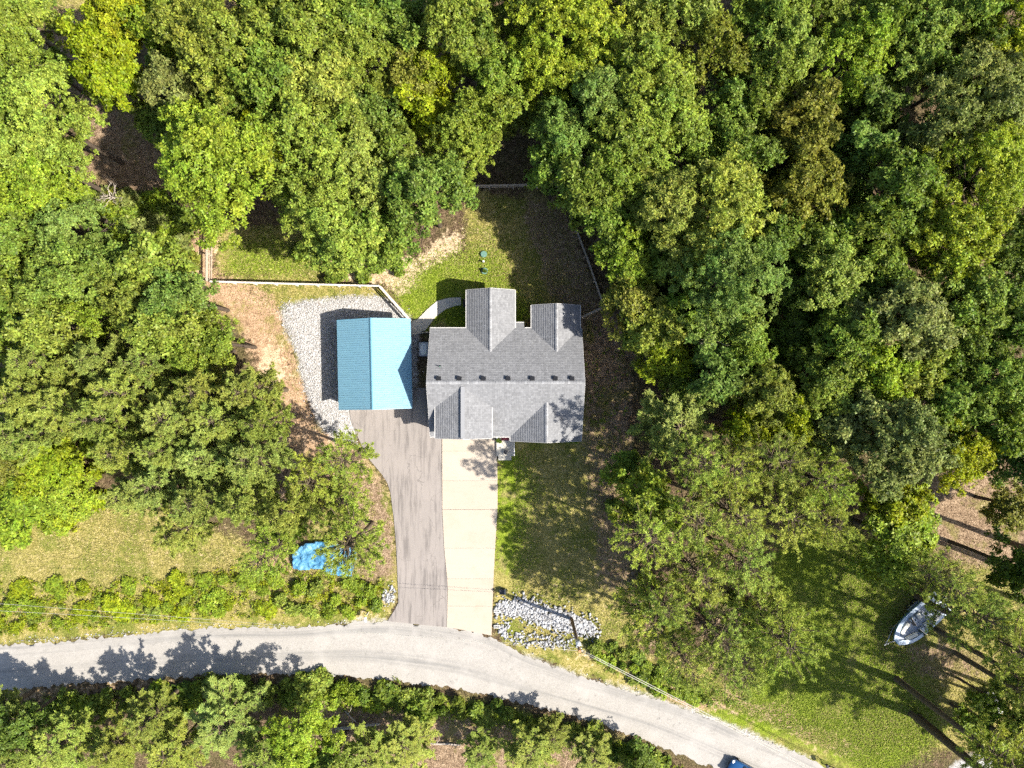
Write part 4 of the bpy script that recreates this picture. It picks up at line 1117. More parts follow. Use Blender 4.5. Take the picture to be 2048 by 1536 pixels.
def pine(seed, H, R, base, wispy=False, sparse=1.0):
    r = np.random.default_rng(seed)
    mb = MB()
    lean = r.normal(0, .25, 2)
    ax = lambda z: Vector((lean[0] * (z / H) ** 2, lean[1] * (z / H) ** 2, z))
    r0 = .10 + H * .0085
    mb.path([ax(-.25)] + [ax(H * t) for t in (0, .2, .4, .6, .8, .97)], [r0 * 1.35, r0 * 1.15, r0, r0 * .85, r0 * .66, r0 * .4, .03], 9)
    C, A = [], []
    z = base * H
    while z < H * .985:
        t = (z - base * H) / (H - base * H)
        prof = (0.62 + 0.38 * min(1, t * 3.2)) * (1 - max(0, t - .25) / .75 * .80) if not wispy else (0.75 + .25 * min(1, t * 4)) * (1 - max(0, t - .35) / .65 * .72)
        nb = int(r.integers(4, 7)); a0 = r.random() * 6.28
        for b in range(nb):
            a = a0 + 6.283 * b / nb + r.normal(0, .28); Lb = R * prof * r.uniform(.7, 1.12)
            rise = (.10 + .55 * t) * r.uniform(.7, 1.3)
            dirv = np.array([math.cos(a), math.sin(a), 0.])
            pts = []
            for s in np.linspace(0, 1, 6):
                p = np.array(ax(z)) + dirv * Lb * s + np.array([0, 0, Lb * (rise * s - .12 * s * (1 - s) * 2 + .10 * s * s)])
                pts.append(p)
            mb.path([tuple(p) for p in pts[::1]], [.045 * (1 - .8 * s) * (.5 + Lb / R) + .008 for s in np.linspace(0, 1, 6)], 4)
            nt = max(3, int(Lb * (3.6 if not wispy else 3.1) * sparse))
            for k in range(nt):
                s = r.uniform(.22, 1.0) ** .75
                q = np.array([np.interp(s, np.linspace(0, 1, 6), [p[c] for p in pts]) for c in range(3)])
                sa = a + r.choice([-1, 1]) * r.uniform(.35, 1.25) * (1.15 - s * .75)
                tl = r.uniform(.25, .75) * (1.1 - .45 * s) * (R / 3.0) ** .5
                e = q + np.array([math.cos(sa) * tl, math.sin(sa) * tl, tl * r.uniform(.15, .5)])
                mb.tube(tuple(q), tuple(e), .010, .005, 3, False)
                C.append(e); A.append(unit(np.array([[math.cos(sa), math.sin(sa), .75 + .5 * r.random()]]))[0])
                for _ in range(2 if not wispy else 1):
                    e2 = q + (e - q) * r.uniform(.35, .85) + r.normal(0, .16, 3)
                    C.append(e2); A.append(unit(np.array([[math.cos(sa) + r.normal(0, .4), math.sin(sa) + r.normal(0, .4), .9]]))[0])
            C.append(pts[-1]); A.append(unit(np.array([[dirv[0], dirv[1], .7]]))[0])
        z += r.uniform(.55, .85) * (H * (1 - base)) / 9.0
    C.append(np.array(ax(H))); A.append(np.array([0, 0, 1.]))
    C, A = np.array(C), np.array(A)
    nn = 22 if not wispy else 17
    m = len(C); idx = np.repeat(np.arange(m), nn); q = m * nn
    D = unit(r.normal(0, 1, (q, 3)) * .85 + A[idx] * .75)
    Ln = r.uniform(.17, .30, (q, 1)) * (1.0 if not wispy else 1.12); wd = r.uniform(.06, .095, (q, 1)) * (1.0 if not wispy else .8)
    S = unit(np.cross(D, r.normal(0, .55, (q, 3)) + np.array([.25, -.1, 1.]))) * wd * .5
    B = C[idx] + r.normal(0, .035, (q, 3)) - A[idx] * r.uniform(0, .14, (q, 1))
    V = np.stack([B - S * .6, B + S * .6, B + D * Ln * .55 + S, B + D * Ln], 1).reshape(-1, 3)
    F = np.arange(len(V)).reshape(-1, 4)
    cm = np_mesh("crown", V, F, M["needle"])
    tm = bpy.data.meshes.new("trunk"); tm.from_pydata(mb.v, [], mb.f); tm.materials.append(M["pinebark"]); tm.shade_smooth()
    return cm, tm, R, H, H * (base * .35 + .65)
PINE = [pine(300 + k, 15.5 + k * .5, 2.9 + .12 * k, .46) for k in range(5)]
WISPY = [pine(340 + k, 16.5 + k * .4, 3.6 + .2 * k, .52, True, .85) for k in range(4)]
THIN = [pine(350 + k, 16.0 + k * .5, 3.5 + .15 * k, .50, True, .55) for k in range(4)]
TALL = [pine(360 + k, 21.0 + k * .6, 3.3, .62, True, .9) for k in range(3)]
YOUNG = [pine(380 + k, 7.5, 2.0, .18) for k in range(2)]
SPARSE = pine(399, 11.5, 3.6, .62, True, .75)

TINT = {"y": (0.245, 0.295, 0.014), "g": (0.168, 0.232, 0.028), "l": (0.218, 0.270, 0.040), "b": (0.142, 0.216, 0.036), "d": (0.112, 0.170, 0.023),
        "o": (0.186, 0.206, 0.028), "k": (0.200, 0.228, 0.058), "p": (0.240, 0.292, 0.054), "q": (0.290, 0.352, 0.054), "v": (0.216, 0.286, 0.024)}
WORDS = {"y": "bright yellow-green", "g": "mid green", "l": "light green", "b": "cool bluish-green", "d": "dark green", "o": "olive", "k": "greyish olive", "p": "soft green", "q": "sunlit green", "v": "fresh green"}
# kind, px, py, apparent radius px, tint  (px/py: centre of the crown as the photograph shows it)
T = []
def t(*rows): T.extend(rows)
# ---- upper left
t(("b", 35, 45, 75, "g"), ("b", 28, 128, 70, "g"), ("b", 102, 140, 45, "d"), ("b", 268, 40, 68, "y"), ("b", 212, 98, 58, "y"), ("b", 238, 168, 58, "y"), ("b", 320, 60, 55, "v"),
  ("b", 352, 186, 62, "k"), ("b", 322, 248, 42, "b"), ("b", 103, 245, 85, "l"), ("b", 22, 285, 55, "v"), ("b", 85, 325, 80, "l"), ("b", 100, 398, 78, "v"), ("b", 15, 412, 60, "g"), ("b", -10, 210, 70, "g"),
  ("b", 452, 98, 105, "l"), ("b", 385, 28, 60, "g"), ("b", 545, 40, 80, "g"), ("b", 615, 78, 95, "g"), ("b", 480, 205, 70, "g"), ("b", 560, 190, 85, "g"), ("b", 640, 195, 80, "l"), ("b", 700, 60, 75, "g"), ("b", 712, 150, 70, "g"),
  ("b", 452, 345, 118, "v"), ("b", 400, 270, 60, "v"), ("b", 535, 300, 65, "y"), ("b", 640, 300, 95, "l"), ("b", 640, 410, 88, "l"), ("b", 735, 365, 85, "l"), ("b", 690, 480, 75, "l"), ("b", 760, 240, 55, "b"), ("b", 756, 470, 60, "g"),
  ("b", 775, 28, 60, "b"), ("b", 805, 85, 55, "g"), ("b", 868, 150, 55, "y"), ("b", 862, 232, 50, "y"), ("b", 825, 170, 55, "o"), ("b", 922, 45, 80, "g"), ("b", 992, 170, 72, "g"), ("b", 960, 105, 50, "b"), ("b", 930, 295, 66, "g"), ("b", 970, 250, 60, "g"),
  ("b", 852, 390, 88, "b"), ("b", 800, 310, 55, "g"), ("b", 150, 482, 75, "b"), ("b", 60, 480, 60, "g"), ("b", 20, 525, 55, "g"))
# ---- upper middle
t(("b", 1128, 68, 105, "v"), ("b", 1072, 140, 65, "v"), ("b", 1190, 130, 60, "v"), ("b", 1290, 70, 70, "l"), ("b", 1366, 26, 62, "l"), ("b", 1035, 30, 50, "d"), ("b", 1215, 205, 85, "b"), ("b", 1300, 185, 95, "g"), ("b", 1127, 272, 72, "b"),
  ("b", 1245, 290, 95, "g"), ("b", 1335, 275, 90, "g"), ("b", 1112, 338, 52, "g"), ("b", 1160, 378, 58, "g"), ("b", 1250, 365, 75, "g"), ("b", 1335, 425, 85, "l"), ("b", 1215, 445, 52, "g"), ("b", 1248, 502, 55, "v"), ("b", 1150, 210, 55, "d"))
# ---- upper right
t(("b", 1425, 118, 62, "o"), ("b", 1520, 35, 70, "g"), ("b", 1555, 95, 72, "l"), ("b", 1640, 45, 65, "g"), ("b", 1695, 122, 76, "v"), ("b", 1755, 55, 60, "g"), ("b", 1822, 105, 78, "b"), ("b", 1880, 35, 65, "g"), ("b", 1940, 25, 60, "g"), ("b", 2015, 85, 75, "y"), ("b", 1960, 120, 55, "d"),
  ("b", 1945, 212, 110, "k"), ("b", 2030, 210, 60, "k"), ("b", 1455, 240, 60, "g"), ("b", 1520, 170, 60, "g"), ("b", 1608, 240, 60, "o"), ("b", 1594, 376, 82, "o"), ("b", 1600, 305, 55, "o"), ("b", 1717, 300, 52, "b"), ("b", 1742, 222, 55, "d"), ("b", 1780, 395, 85, "d"), ("b", 1830, 300, 60, "k"),
  ("b", 1948, 362, 105, "v"), ("b", 1890, 478, 85, "v"), ("b", 2000, 480, 60, "d"), ("b", 2040, 330, 60, "g"), ("b", 1435, 410, 95, "l"), ("b", 1480, 330, 60, "g"), ("b", 1640, 496, 60, "g"), ("b", 1550, 470, 55, "d"), ("b", 1720, 470, 60, "g"))
# ---- right middle
t(("b", 1262, 540, 52, "v"), ("b", 1264, 604, 58, "o"), ("b", 1440, 560, 100, "b"), ("b", 1350, 520, 62, "g"), ("b", 1306, 656, 58, "l"), ("b", 1380, 620, 55, "g"), ("b", 1457, 640, 60, "l"), ("b", 1322, 714, 52, "y"), ("b", 1490, 700, 48, "g"), ("b", 1656, 552, 82, "l"), ("b", 1748, 540, 58, "g"), ("b", 1570, 580, 50, "d"),
  ("b", 1680, 656, 80, "g"), ("b", 1590, 665, 52, "d"), ("b", 1732, 740, 68, "v"), ("b", 1645, 758, 72, "g"), ("b", 1802, 637, 92, "k"), ("b", 1818, 742, 62, "l"), ("b", 1424, 752, 56, "b"), ("b", 1366, 766, 44, "g"), ("b", 1527, 788, 70, "o"), ("b", 1485, 848, 45, "y"), ("b", 1578, 850, 40, "y"), ("b", 1560, 800, 40, "y"),
  ("b", 1768, 882, 102, "k"), ("b", 1900, 905, 72, "y"), ("b", 1850, 860, 50, "g"), ("b", 1930, 600, 85, "g"), ("b", 2010, 640, 70, "d"), ("b", 1905, 700, 70, "d"), ("b", 1990, 760, 75, "g"), ("b", 1895, 800, 62, "b"), ("b", 1975, 850, 60, "g"), ("b", 2035, 920, 60, "d"), ("b", 2030, 560, 55, "b"),
  ("b", 1800, 1005, 55, "y"), ("b", 1786, 1072, 92, "v"), ("b", 1280, 990, 62, "v"), ("b", 1250, 930, 34, "g"), ("b", 1660, 860, 60, "k"), ("b", 2030, 1130, 52, "d"), ("b", 1622, 1060, 28, "g"), ("b", 2020, 1010, 45, "o"))
t(("b", 1948, 1442, 42, "v"), ("b", 2005, 1490, 46, "v"), ("b", 1975, 1395, 34, "g"), ("b", 2040, 1440, 40, "g"), ("b", 2035, 1350, 46, "l"))
# ---- pines on the right
t(("p", 1352, 850, 90, "p"), ("x", 1395, 920, 70, "q"), ("w", 1470, 930, 75, "q"), ("w", 1560, 930, 72, "q"), ("w", 1650, 960, 75, "q"), ("x", 1300, 1070, 80, "q"), ("x", 1385, 1035, 80, "q"), ("x", 1480, 1035, 80, "q"), ("w", 1570, 1030, 75, "q"), ("w", 1660, 1040, 60, "q"),
  ("x", 1400, 1150, 75, "q"), ("x", 1490, 1130, 70, "q"), ("w", 1535, 1235, 80, "q"), ("x", 1440, 1270, 80, "q"), ("x", 1475, 1335, 65, "q"), ("x", 1375, 1330, 60, "q"), ("x", 1330, 1210, 60, "q"), ("x", 1905, 1168, 60, "q"), ("w", 1950, 1235, 68, "q"), ("w", 2020, 1250, 55, "q"))
# ---- left
t(("b", 12, 585, 62, "g"), ("b", 155, 562, 80, "b"), ("b", 85, 590, 55, "g"), ("b", 108, 655, 58, "l"), ("b", 200, 628, 42, "v"), ("b", 235, 545, 58, "b"), ("b", 308, 545, 62, "g"), ("b", 360, 596, 54, "b"), ("b", 340, 648, 64, "l"), ("b", 436, 684, 48, "g"), ("b", 385, 692, 50, "g"), ("b", 270, 600, 55, "o"), ("b", 15, 660, 50, "g"),
  ("p", 65, 722, 58, "p"), ("p", 45, 790, 66, "p"), ("p", 118, 812, 66, "p"), ("p", 188, 722, 52, "p"), ("p", 245, 778, 66, "p"), ("p", 200, 832, 64, "p"), ("p", 290, 730, 50, "p"), ("p", 342, 845, 72, "p"), ("p", 395, 785, 66, "p"), ("p", 492, 782, 62, "p"), ("p", 445, 838, 68, "p"), ("p", 515, 845, 50, "p"), ("p", 412, 912, 72, "p"),
  ("p", 322, 962, 70, "p"), ("p", 496, 925, 66, "p"), ("p", 240, 905, 66, "p"), ("p", 395, 1000, 68, "p"), ("p", 265, 990, 52, "p"), ("p", 480, 1010, 60, "p"), ("p", 20, 870, 55, "p"), ("p", 350, 1060, 55, "p"), ("p", 330, 900, 52, "p"), ("p", 560, 1030, 50, "p"),
  ("w", 688, 918, 62, "q"), ("w", 625, 960, 62, "q"), ("w", 622, 1012, 50, "q"), ("b", 566, 1062, 45, "g"), ("w", 684, 1004, 46, "q"),
  ("w", 525, 1112, 52, "q"), ("b", 95, 935, 62, "y"), ("b", 45, 1000, 60, "v"), ("b", 135, 990, 55, "v"), ("b", 20, 930, 45, "o"))
# ---- below the road
t(("p", -40, 1450, 70, "p"), ("p", 290, 1440, 55, "p"), ("p", 445, 1438, 82, "p"), ("p", 120, 1492, 76, "p"), ("p", 222, 1505, 62, "p"), ("p", 342, 1508, 68, "p"), ("b", 606, 1478, 70, "v"), ("p", 730, 1515, 60, "p"), ("p", 815, 1490, 62, "p"), ("p", 960, 1510, 45, "p"), ("p", 1060, 1508, 60, "p"), ("p", 1105, 1476, 40, "p"), ("p", 1185, 1518, 46, "p"), ("b", 1280, 1545, 40, "d"), ("p", 20, 1520, 60, "p"), ("p", 520, 1520, 60, "p"),
  ("b", 660, 1535, 50, "g"), ("b", 30, 1450, 45, "d"))
LOW = {(1948, 1442): 4.5, (2005, 1490): 5, (1975, 1395): 5.5, (2040, 1440): 7, (2035, 1350): 8, (102, 140): 6.5, (95, 935): 6.0, (45, 1000): 5.5, (135, 990): 5.5, (20, 930): 6.0, (688, 918): 9.5, (625, 960): 9.5, (622, 1012): 9.0, (566, 1062): 8.0, (684, 1004): 8.5, (1250, 930): 7, (1622, 1060): 8, (322, 248): 8, (1150, 210): 8.5,
       (1786, 1072): 9.0, (1800, 1005): 9.0, (1590, 665): 9, (1570, 580): 9, (2020, 1010): 6, (1366, 766): 10}

LAND = [("the blue garage", 748, 728), ("the grey house", 1010, 760), ("the parked boat", 1840, 1243), ("the blue tarp", 650, 1115), ("the utility pole", 1143, 1237), ("the shaded clearing", 255, 305), ("the back fence", 1000, 372),
        ("the top left corner", 0, 0), ("the top right corner", 2048, 0), ("the bottom left corner", 0, 1536), ("the left lawn", 200, 1090), ("the mid right edge", 2048, 768), ("the mid top edge", 1024, 0), ("the right yard fence", 1170, 510), ("the right bare patch", 1960, 1010), ("the fence corner", 414, 561), ("the bottom of the driveway", 890, 1255)]
def place_words(px, py):
    d = [(math.hypot(px - x, py - y), n, x, y) for n, x, y in LAND]
    _, n, x, y = min(d)
    dx, dy = px - x, py - y
    if "corner" in n and "fence" not in n or "edge" in n:
        return "towards " + n
    v = "above" if dy < -40 else "below" if dy > 40 else ""
    h = "left" if dx < -40 else "right" if dx > 40 else ""
    if abs(dx) > 2.2 * abs(dy): v = ""
    if abs(dy) > 2.2 * abs(dx): h = ""
    if v and h: return f"{v} and {h} of {n}"
    if h: return f"{h} of {n}"
    return f"{v or 'above'} {n}"
ORD = ["", "second ", "third ", "fourth ", "fifth ", "sixth ", "seventh ", "eighth ", "ninth ", "tenth ", "eleventh ", "twelfth "]

def plant(name, spec, loc, sxy, sz, rz, tint, label, cat, group, jit=.12, has_trunk=True):
    cm, tm = spec[0], spec[1]
    e = empty(name, loc, rz, label, cat, group)
    e.scale = (sxy, sxy, sz)
    c = link(bpy.data.objects.new("crown", cm), e)
    j = 1 + random.uniform(-jit, jit)
    c.color = (tint[0] * j * random.uniform(.92, 1.08), tint[1] * j, tint[2] * j * random.uniform(.85, 1.15), 1)
    if has_trunk: link(bpy.data.objects.new("trunk", tm), e)
    return e

seen_key = {}
order = sorted(range(len(T)), key=lambda i: min(math.hypot(T[i][1] - x, T[i][2] - y) for _, x, y in LAND))
TREE_XY = []
for i in order:
    kind, px, py, rp, tint = T[i]
    rm = rp / PXM * .85
    if kind == "b":
        cls = "s" if rm < 2.75 else "m" if rm < 4.1 else "l"
        spec = BROAD[cls][random.randrange(6)]
        Ht = LOW.get((px, py)) or (9.2 + rm * 1.35 + random.uniform(-.8, .8))
    else:
        spec = random.choice({"p": PINE, "w": WISPY, "x": THIN}[kind])
        Ht = (14.2 + random.uniform(-1, 1.2)) if kind == "p" else (15.5 + random.uniform(-1, 1.4))
    if (px, py) in LOW: Ht = LOW[(px, py)]
    if py > 1400 and (px, py) not in LOW: Ht = random.uniform(7.6, 9.2) if px < 700 else random.uniform(4.4, 5.4)
    if 1230 < px < 1400 and 500 < py < 900: Ht *= .84
    cls_H, cls_cz, cls_R = spec[3], spec[4], spec[2]
    szf = Ht / cls_H
    zc = cls_cz * szf
    x, y, _ = P(px, py, zc)
    rad = rp / PXM * (1 - zc / CAM_H)
    sxy = rad / cls_R * (1.02 if kind == "b" else 1.06)
    nm = "broadleaf_tree" if kind == "b" else "pine_tree"
    pw_ = place_words(px, py)
    size = "small " if rp < 56 else "large " if rp > 88 else ""
    what = f"{size}{WORDS[tint]} {'broadleaf tree' if kind == 'b' else 'feathery pine' if kind in 'wx' else 'tufted pine'}"
    key = (what, pw_); k = seen_key.get(key, 0); seen_key[key] = k + 1
    lab = f"{what} {pw_}" if k == 0 else f"{what} {pw_}, {ORD[k]}closest"
    seen_key[key] = k + 1
    plant(nm, spec, (x, y, -.1), sxy, szf, random.uniform(0, 6.28), TINT[tint], lab, "tree", "broadleaf trees of the wood" if kind == "b" else "pine trees of the wood")
    TREE_XY.append((x, y, rad, zc))

# tall pines at the lower right whose bare trunks lean out of the frame (located by their feet)
FEET = [(1832, 1192, "by the boat's stern"), (1868, 1256, "beside the boat's bow quarter"), (1915, 1308, "right of the leaf litter below the boat"), (1793, 1358, "standing alone in the lower right lawn"), (1822, 1428, "nearest the road in the lower right lawn"), (1838, 1434, "twin beside the pine nearest the road"),
        (2016, 1084, "at the bare patch, upper of two"), (2006, 1132, "at the bare patch, lower of two"), (1925, 1415, "left of the white cart"), (1960, 1470, "below the white cart"), (1470, 1182, "ivy clad, between the feathery pines"), (2090, 1310, "off the right edge beyond the boat"), (2120, 1230, "off the right edge above the cart"), (2110, 1420, "off the right edge below the cart")]
for k, (px, py, wd) in enumerate(FEET):
    x, y, _ = P(px, py)
    s = random.uniform(.82, 1.02)
    plant("pine_tree", TALL[k % 3] if px != 1470 else WISPY[1], (x, y, -.1), s, s, random.uniform(0, 6.28), TINT["q"], f"tall bare-trunked pine {wd}", "tree", "tall pines of the lower right lawn")
for px, py, lab, sp, s in ((745, 1046, "sparse thin pine leaning over the blue tarp", SPARSE, 1.0), (1268, 1172, "sparse open pine at the edge of the front yard", SPARSE, 1.05)):
    x, y, _ = P(px, py)
    plant("pine_tree", sp, (x, y, -.1), s, s, random.uniform(0, 6.28), TINT["q"], lab, "tree", None)

WOOD = [[(-40, -20), (90, -20), (100, 200), (170, 420), (-40, 420)], [(340, -40), (2090, -40), (2090, 880), (1900, 900), (1340, 900), (1300, 640), (1250, 400), (1080, 300), (860, 300), (640, 300), (560, 230), (360, 200)], [(-40, 520), (280, 520), (420, 640), (440, 760), (300, 900), (-40, 860)]]
_ru = random.Random(91); cnt = 0
for wi, (poly, n_) in enumerate(zip(WOOD, (8, 90, 16))):
    pp_ = np.array(poly, float); done_ = []
    for _ in range(4000):
        if len(done_) >= n_: break
        q = (_ru.uniform(pp_[:, 0].min(), pp_[:, 0].max()), _ru.uniform(pp_[:, 1].min(), pp_[:, 1].max()))
        if not in_poly(poly, np.array([q[0]]), np.array([q[1]]))[0] or any(math.hypot(q[0] - a_, q[1] - b_) < 62 for a_, b_ in done_): continue
        done_.append(q)
        H_ = _ru.uniform(5.0, 7.5); sp = BROAD["s"][_ru.randrange(6)]
        x, y, _z = P(q[0], q[1], H_ * .6); sx = _ru.uniform(.85, 1.2)
        plant("understory_tree", sp, (x, y, -.1), sx, H_ / sp[3], _ru.uniform(0, 6.28), TINT[_ru.choice("gglbd")], "low understory tree in the shade between the tall crowns of the wood", "tree", "understory trees of the wood")

# ------------------------------------------------------------------ bushes, saplings, undergrowth
def bush(seed, R, H, nros):
    r = np.random.default_rng(seed)
    nl = 12; a = r.random(nl) * 6.28; q = np.sqrt(r.random(nl)) * R * .7
    LC = np.stack([q * np.cos(a), q * np.sin(a), H * r.uniform(.3, .75, nl)], 1); lr = R * r.uniform(.28, .45, nl)
    li = r.integers(0, nl, nros); d = unit(r.normal(0, 1, (nros, 3)) + np.array([0, 0, .6]))
    C = LC[li] + d * lr[li][:, None] * r.uniform(.6, 1.1, (nros, 1)); C[:, 2] = np.maximum(C[:, 2], .08)
    V, F = leaves_from(C, unit(d + np.array([0, 0, .5])), r, 7, .26, .16)
    mb = MB()
    for i in range(7): mb.path([(0, 0, -.1), tuple(LC[i] * .5), tuple(LC[i])], [.035, .02, .008], 5)
    tm = bpy.data.meshes.new("stem"); tm.from_pydata(mb.v, [], mb.f); tm.materials.append(M["bark"])
    return np_mesh("foliage", V, F, M["leaf"]), tm
BUSH = [bush(500 + k, .95, 1.1, 170) for k in range(5)]
def put_bush(px, py, s, tint, label, group, sz=None):
    x, y, _ = P(px, py, .5)
    e = empty("bush", (x, y, -.05), random.uniform(0, 6.28), label, "bush", group); e.scale = (s, s, sz or s)
    cm, tm = random.choice(BUSH)
    c = link(bpy.data.objects.new("foliage", cm), e); j = random.uniform(.82, 1.15); tt = TINT[tint]; c.color = (tt[0] * j, tt[1] * j, tt[2] * j, 1)
    link(bpy.data.objects.new("stem", tm), e)
    return e
def scatter_in(poly, n, dmin, seed, avoid=()):
    r = np.random.default_rng(seed); p = np.array(poly, float); lo, hi = p.min(0), p.max(0); out = []
    tries = 0
    while len(out) < n and tries < n * 60:
        tries += 1; q = lo + r.random(2) * (hi - lo)
        if not in_poly(poly, np.array([q[0]]), np.array([q[1]]))[0]: continue
        if any(in_poly(a_, np.array([q[0]]), np.array([q[1]]))[0] for a_ in avoid): continue
        if any((q[0] - o[0]) ** 2 + (q[1] - o[1]) ** 2 < dmin ** 2 for o in out): continue
        out.append(tuple(q))
    return out
for q in scatter_in([(-20, 1165), (170, 1172), (330, 1158), (520, 1138), (560, 1150), (560, 1222), (470, 1226), (330, 1238), (150, 1250), (-20, 1268)], 40, 19, 11):
    put_bush(*q, random.uniform(.45, 1.2), random.choice("yyyyvvvl"), "low yellow-green bush in the weedy strip between left lawn and road", "bushes in the weedy strip", random.uniform(.3, .65))
for q in scatter_in([(560, 1165), (720, 1170), (765, 1180), (760, 1215), (700, 1228), (560, 1222)], 13, 22, 12):
    put_bush(*q, random.uniform(.6, 1.1), random.choice("vvlg"), "low fresh green bush between the tarp and the mailbox", "bushes between tarp and mailbox", random.uniform(.5, .8))
for q in scatter_in([(100, 1396), (340, 1376), (560, 1364), (740, 1366), (900, 1392), (1060, 1424), (1200, 1470), (1330, 1516), (1400, 1545), (1300, 1545), (1150, 1480), (1000, 1440), (800, 1415), (560, 1410), (100, 1440)], 74, 18, 13):
    put_bush(*q, random.uniform(.5, 1.5), random.choice("ggvldl"), "green bush in the hedge-like belt along the lower side of the road", "bushes along the lower road edge", random.uniform(.7, 1.2))
for q in scatter_in([(185, 395), (330, 400), (380, 440), (390, 480), (360, 560), (250, 520), (200, 460)], 34, 20, 14):
    put_bush(*q, random.uniform(.9, 1.5), random.choice("lgvko"), "weedy shrub below the shaded clearing left of the fence", "shrubs below the clearing", random.uniform(.9, 1.6))
for q in scatter_in([(1180, 1285), (1260, 1300), (1330, 1345), (1420, 1400), (1380, 1410), (1280, 1370), (1190, 1320)], 22, 20, 15):
    put_bush(*q, random.uniform(.5, .95), random.choice("gvl"), "low bush under the pines right of the utility pole", "bushes right of the utility pole", random.uniform(.4, .8))
put_bush(1143, 874, .75, "g", "small bright bush at the front corner of the house", None)
put_bush(1462, 1190, 1.0, "d", "dark ivy mound round the foot of a pine", None, 2.6)
put_bush(1410, 1175, .9, "y", "bright yellow-green bush under the feathery pines", None)
put_bush(1512, 1150, 1.1, "y", "yellow-green shrub at the edge of the bright lawn", None)
put_bush(1296, 1165, 1.2, "y", "vivid yellow-green shrub near the foot of the sparse front pine", None)
put_bush(1228, 1010, .9, "g", "green shrub at the shaded edge of the front yard", None)
for q in scatter_in([(0, 880), (190, 880), (200, 1000), (150, 1060), (0, 1080)], 24, 24, 16):
    put_bush(*q, random.uniform(1.0, 1.7), random.choice("vyvy"), "leafy yellow-green thicket bush above the left lawn", "thicket bushes above the left lawn", random.uniform(1.0, 1.7))
for q in scatter_in([(600, 500), (740, 480), (830, 500), (800, 545), (680, 560), (600, 545)], 12, 24, 17):
    put_bush(*q, random.uniform(.7, 1.2), random.choice("ggb"), "leafy bush under the trees at the sandy edge of the back yard", "bushes at the sandy yard edge")
# small plant on the second lid, pot plant on the porch
for (x, y, z, lab, s) in ((*P(970, 542)[:2], .14, "small leafy plant on the green lid nearer the house", .28), (-1.3, -5.6, .34, "dark leafy pot plant on the front porch", .34)):
    cm, tm = BUSH[0]; e = empty("plant", (x, y, z), 0.3, lab, "plant"); e.scale = (s, s, s)
    c = link(bpy.data.objects.new("foliage", cm), e); c.color = (*TINT["d"], 1); link(bpy.data.objects.new("stem", tm), e)
pp = empty("flower_pot", (-.62, -6.75, .32), label="dark round pot on the front edge of the porch", cat="pot")
MB().tube((0, 0, 0), (0, 0, .34), .15, .2, 16).build("body", M["black"], pp, True); MB().tube((0, 0, .32), (0, 0, .36), .215, .215, 16).build("rim", M["black"], pp)

# weeds too fine to count
def weeds(name, polys, counts, tint, label, seed, zmax=.22, L=.17):
    r = np.random.default_rng(seed); pts = []
    for poly, n in zip(polys, counts):
        p = np.array(poly, float); q = p.min(0) + r.random((n * 4, 2)) * (p.max(0) - p.min(0)); q = q[in_poly(poly, q[:, 0], q[:, 1])]
        cl = np.array([np.sin(q[:, 0] * .071 + q[:, 1] * .11) + np.sin(q[:, 0] * .031 - q[:, 1] * .17 + 2) + np.sin(q[:, 0] * .19 + q[:, 1] * .05)])[0]
        q = q[cl + r.normal(0, .7, len(q)) > .15][:n]; pts.append(q)
    q = np.vstack(pts) + r.normal(0, 3, (sum(map(len, pts)), 2)); m = len(q)
    C = np.stack([(q[:, 0] - 1024) / PXM, (768 - q[:, 1]) / PXM, r.uniform(.0, zmax, m)], 1)
    C = C[sample(PAVED_SOFT, C[:, 0], C[:, 1]) < .25]
    V, F = leaves_from(C, unit(r.normal(0, .35, (len(C), 3)) + np.array([0, 0, 1.])), r, 6, L, L * .55)
    o = link(bpy.data.objects.new(name, np_mesh(name, V, F, M["leaf"]))); o.color = (*TINT[tint], 1); tag(o, label, "weeds", kind="stuff")
STRIP = [(-20, 1160), (170, 1166), (330, 1152), (520, 1130), (770, 1160), (770, 1222), (540, 1232), (330, 1246), (150, 1260), (-20, 1278)]
BELT = [(-20, 1400), (340, 1368), (560, 1358), (740, 1362), (900, 1386), (1060, 1420), (1200, 1462), (1330, 1510), (1400, 1540), (1300, 1560), (1150, 1500), (1000, 1450), (800, 1425), (560, 1420), (-20, 1460)]
weeds("weeds", [STRIP, BELT], [2300, 1200], "y", "yellow-green weeds covering the strip along the road", 61)
weeds("undergrowth", [BELT, STRIP, [(185, 395), (330, 400), (390, 480), (370, 560), (250, 530)], [(1190, 1280), (1330, 1340), (1500, 1400), (1380, 1420), (1200, 1330)], [(1170, 640), (1250, 640), (1260, 900), (1180, 900)]], [1800, 600, 700, 700, 120], "g", "low green undergrowth along the road banks and wood edge", 62, .3, .18)
# dead wood
def dead_tree(name, label, loc, H, spread, seed, cat="dead tree"):
    r = np.random.default_rng(seed); e = empty(name, loc, 0, label, cat); mb = MB()
    MB().path([(0, 0, -.2), (.05, 0, H * .5), (.1, .05, H)], [.14, .11, .05], 7).build("trunk", M["deadwood"], e, True)
    for i in range(12):
        z = H * r.uniform(.55, 1.0); a = r.random() * 6.28; L = spread * r.uniform(.5, 1)
        p = Vector((.1 * z / H, .05 * z / H, z)); q = p + Vector((math.cos(a) * L, math.sin(a) * L, L * r.uniform(.1, .6))); m_ = p.lerp(q, .5) + Vector(r.normal(0, .12, 3))
        b = MB().path([p, m_, q], [.045, .03, .010], 5)
        for k in range(3):
            s = p.lerp(q, r.uniform(.4, .9)); b.path([s, s + Vector((math.cos(a + r.normal(0, .7)) * L * .4, math.sin(a + r.normal(0, .7)) * L * .4, .2))], [.02, .006], 4)
        b.build("branch", M["deadwood"], e, True)
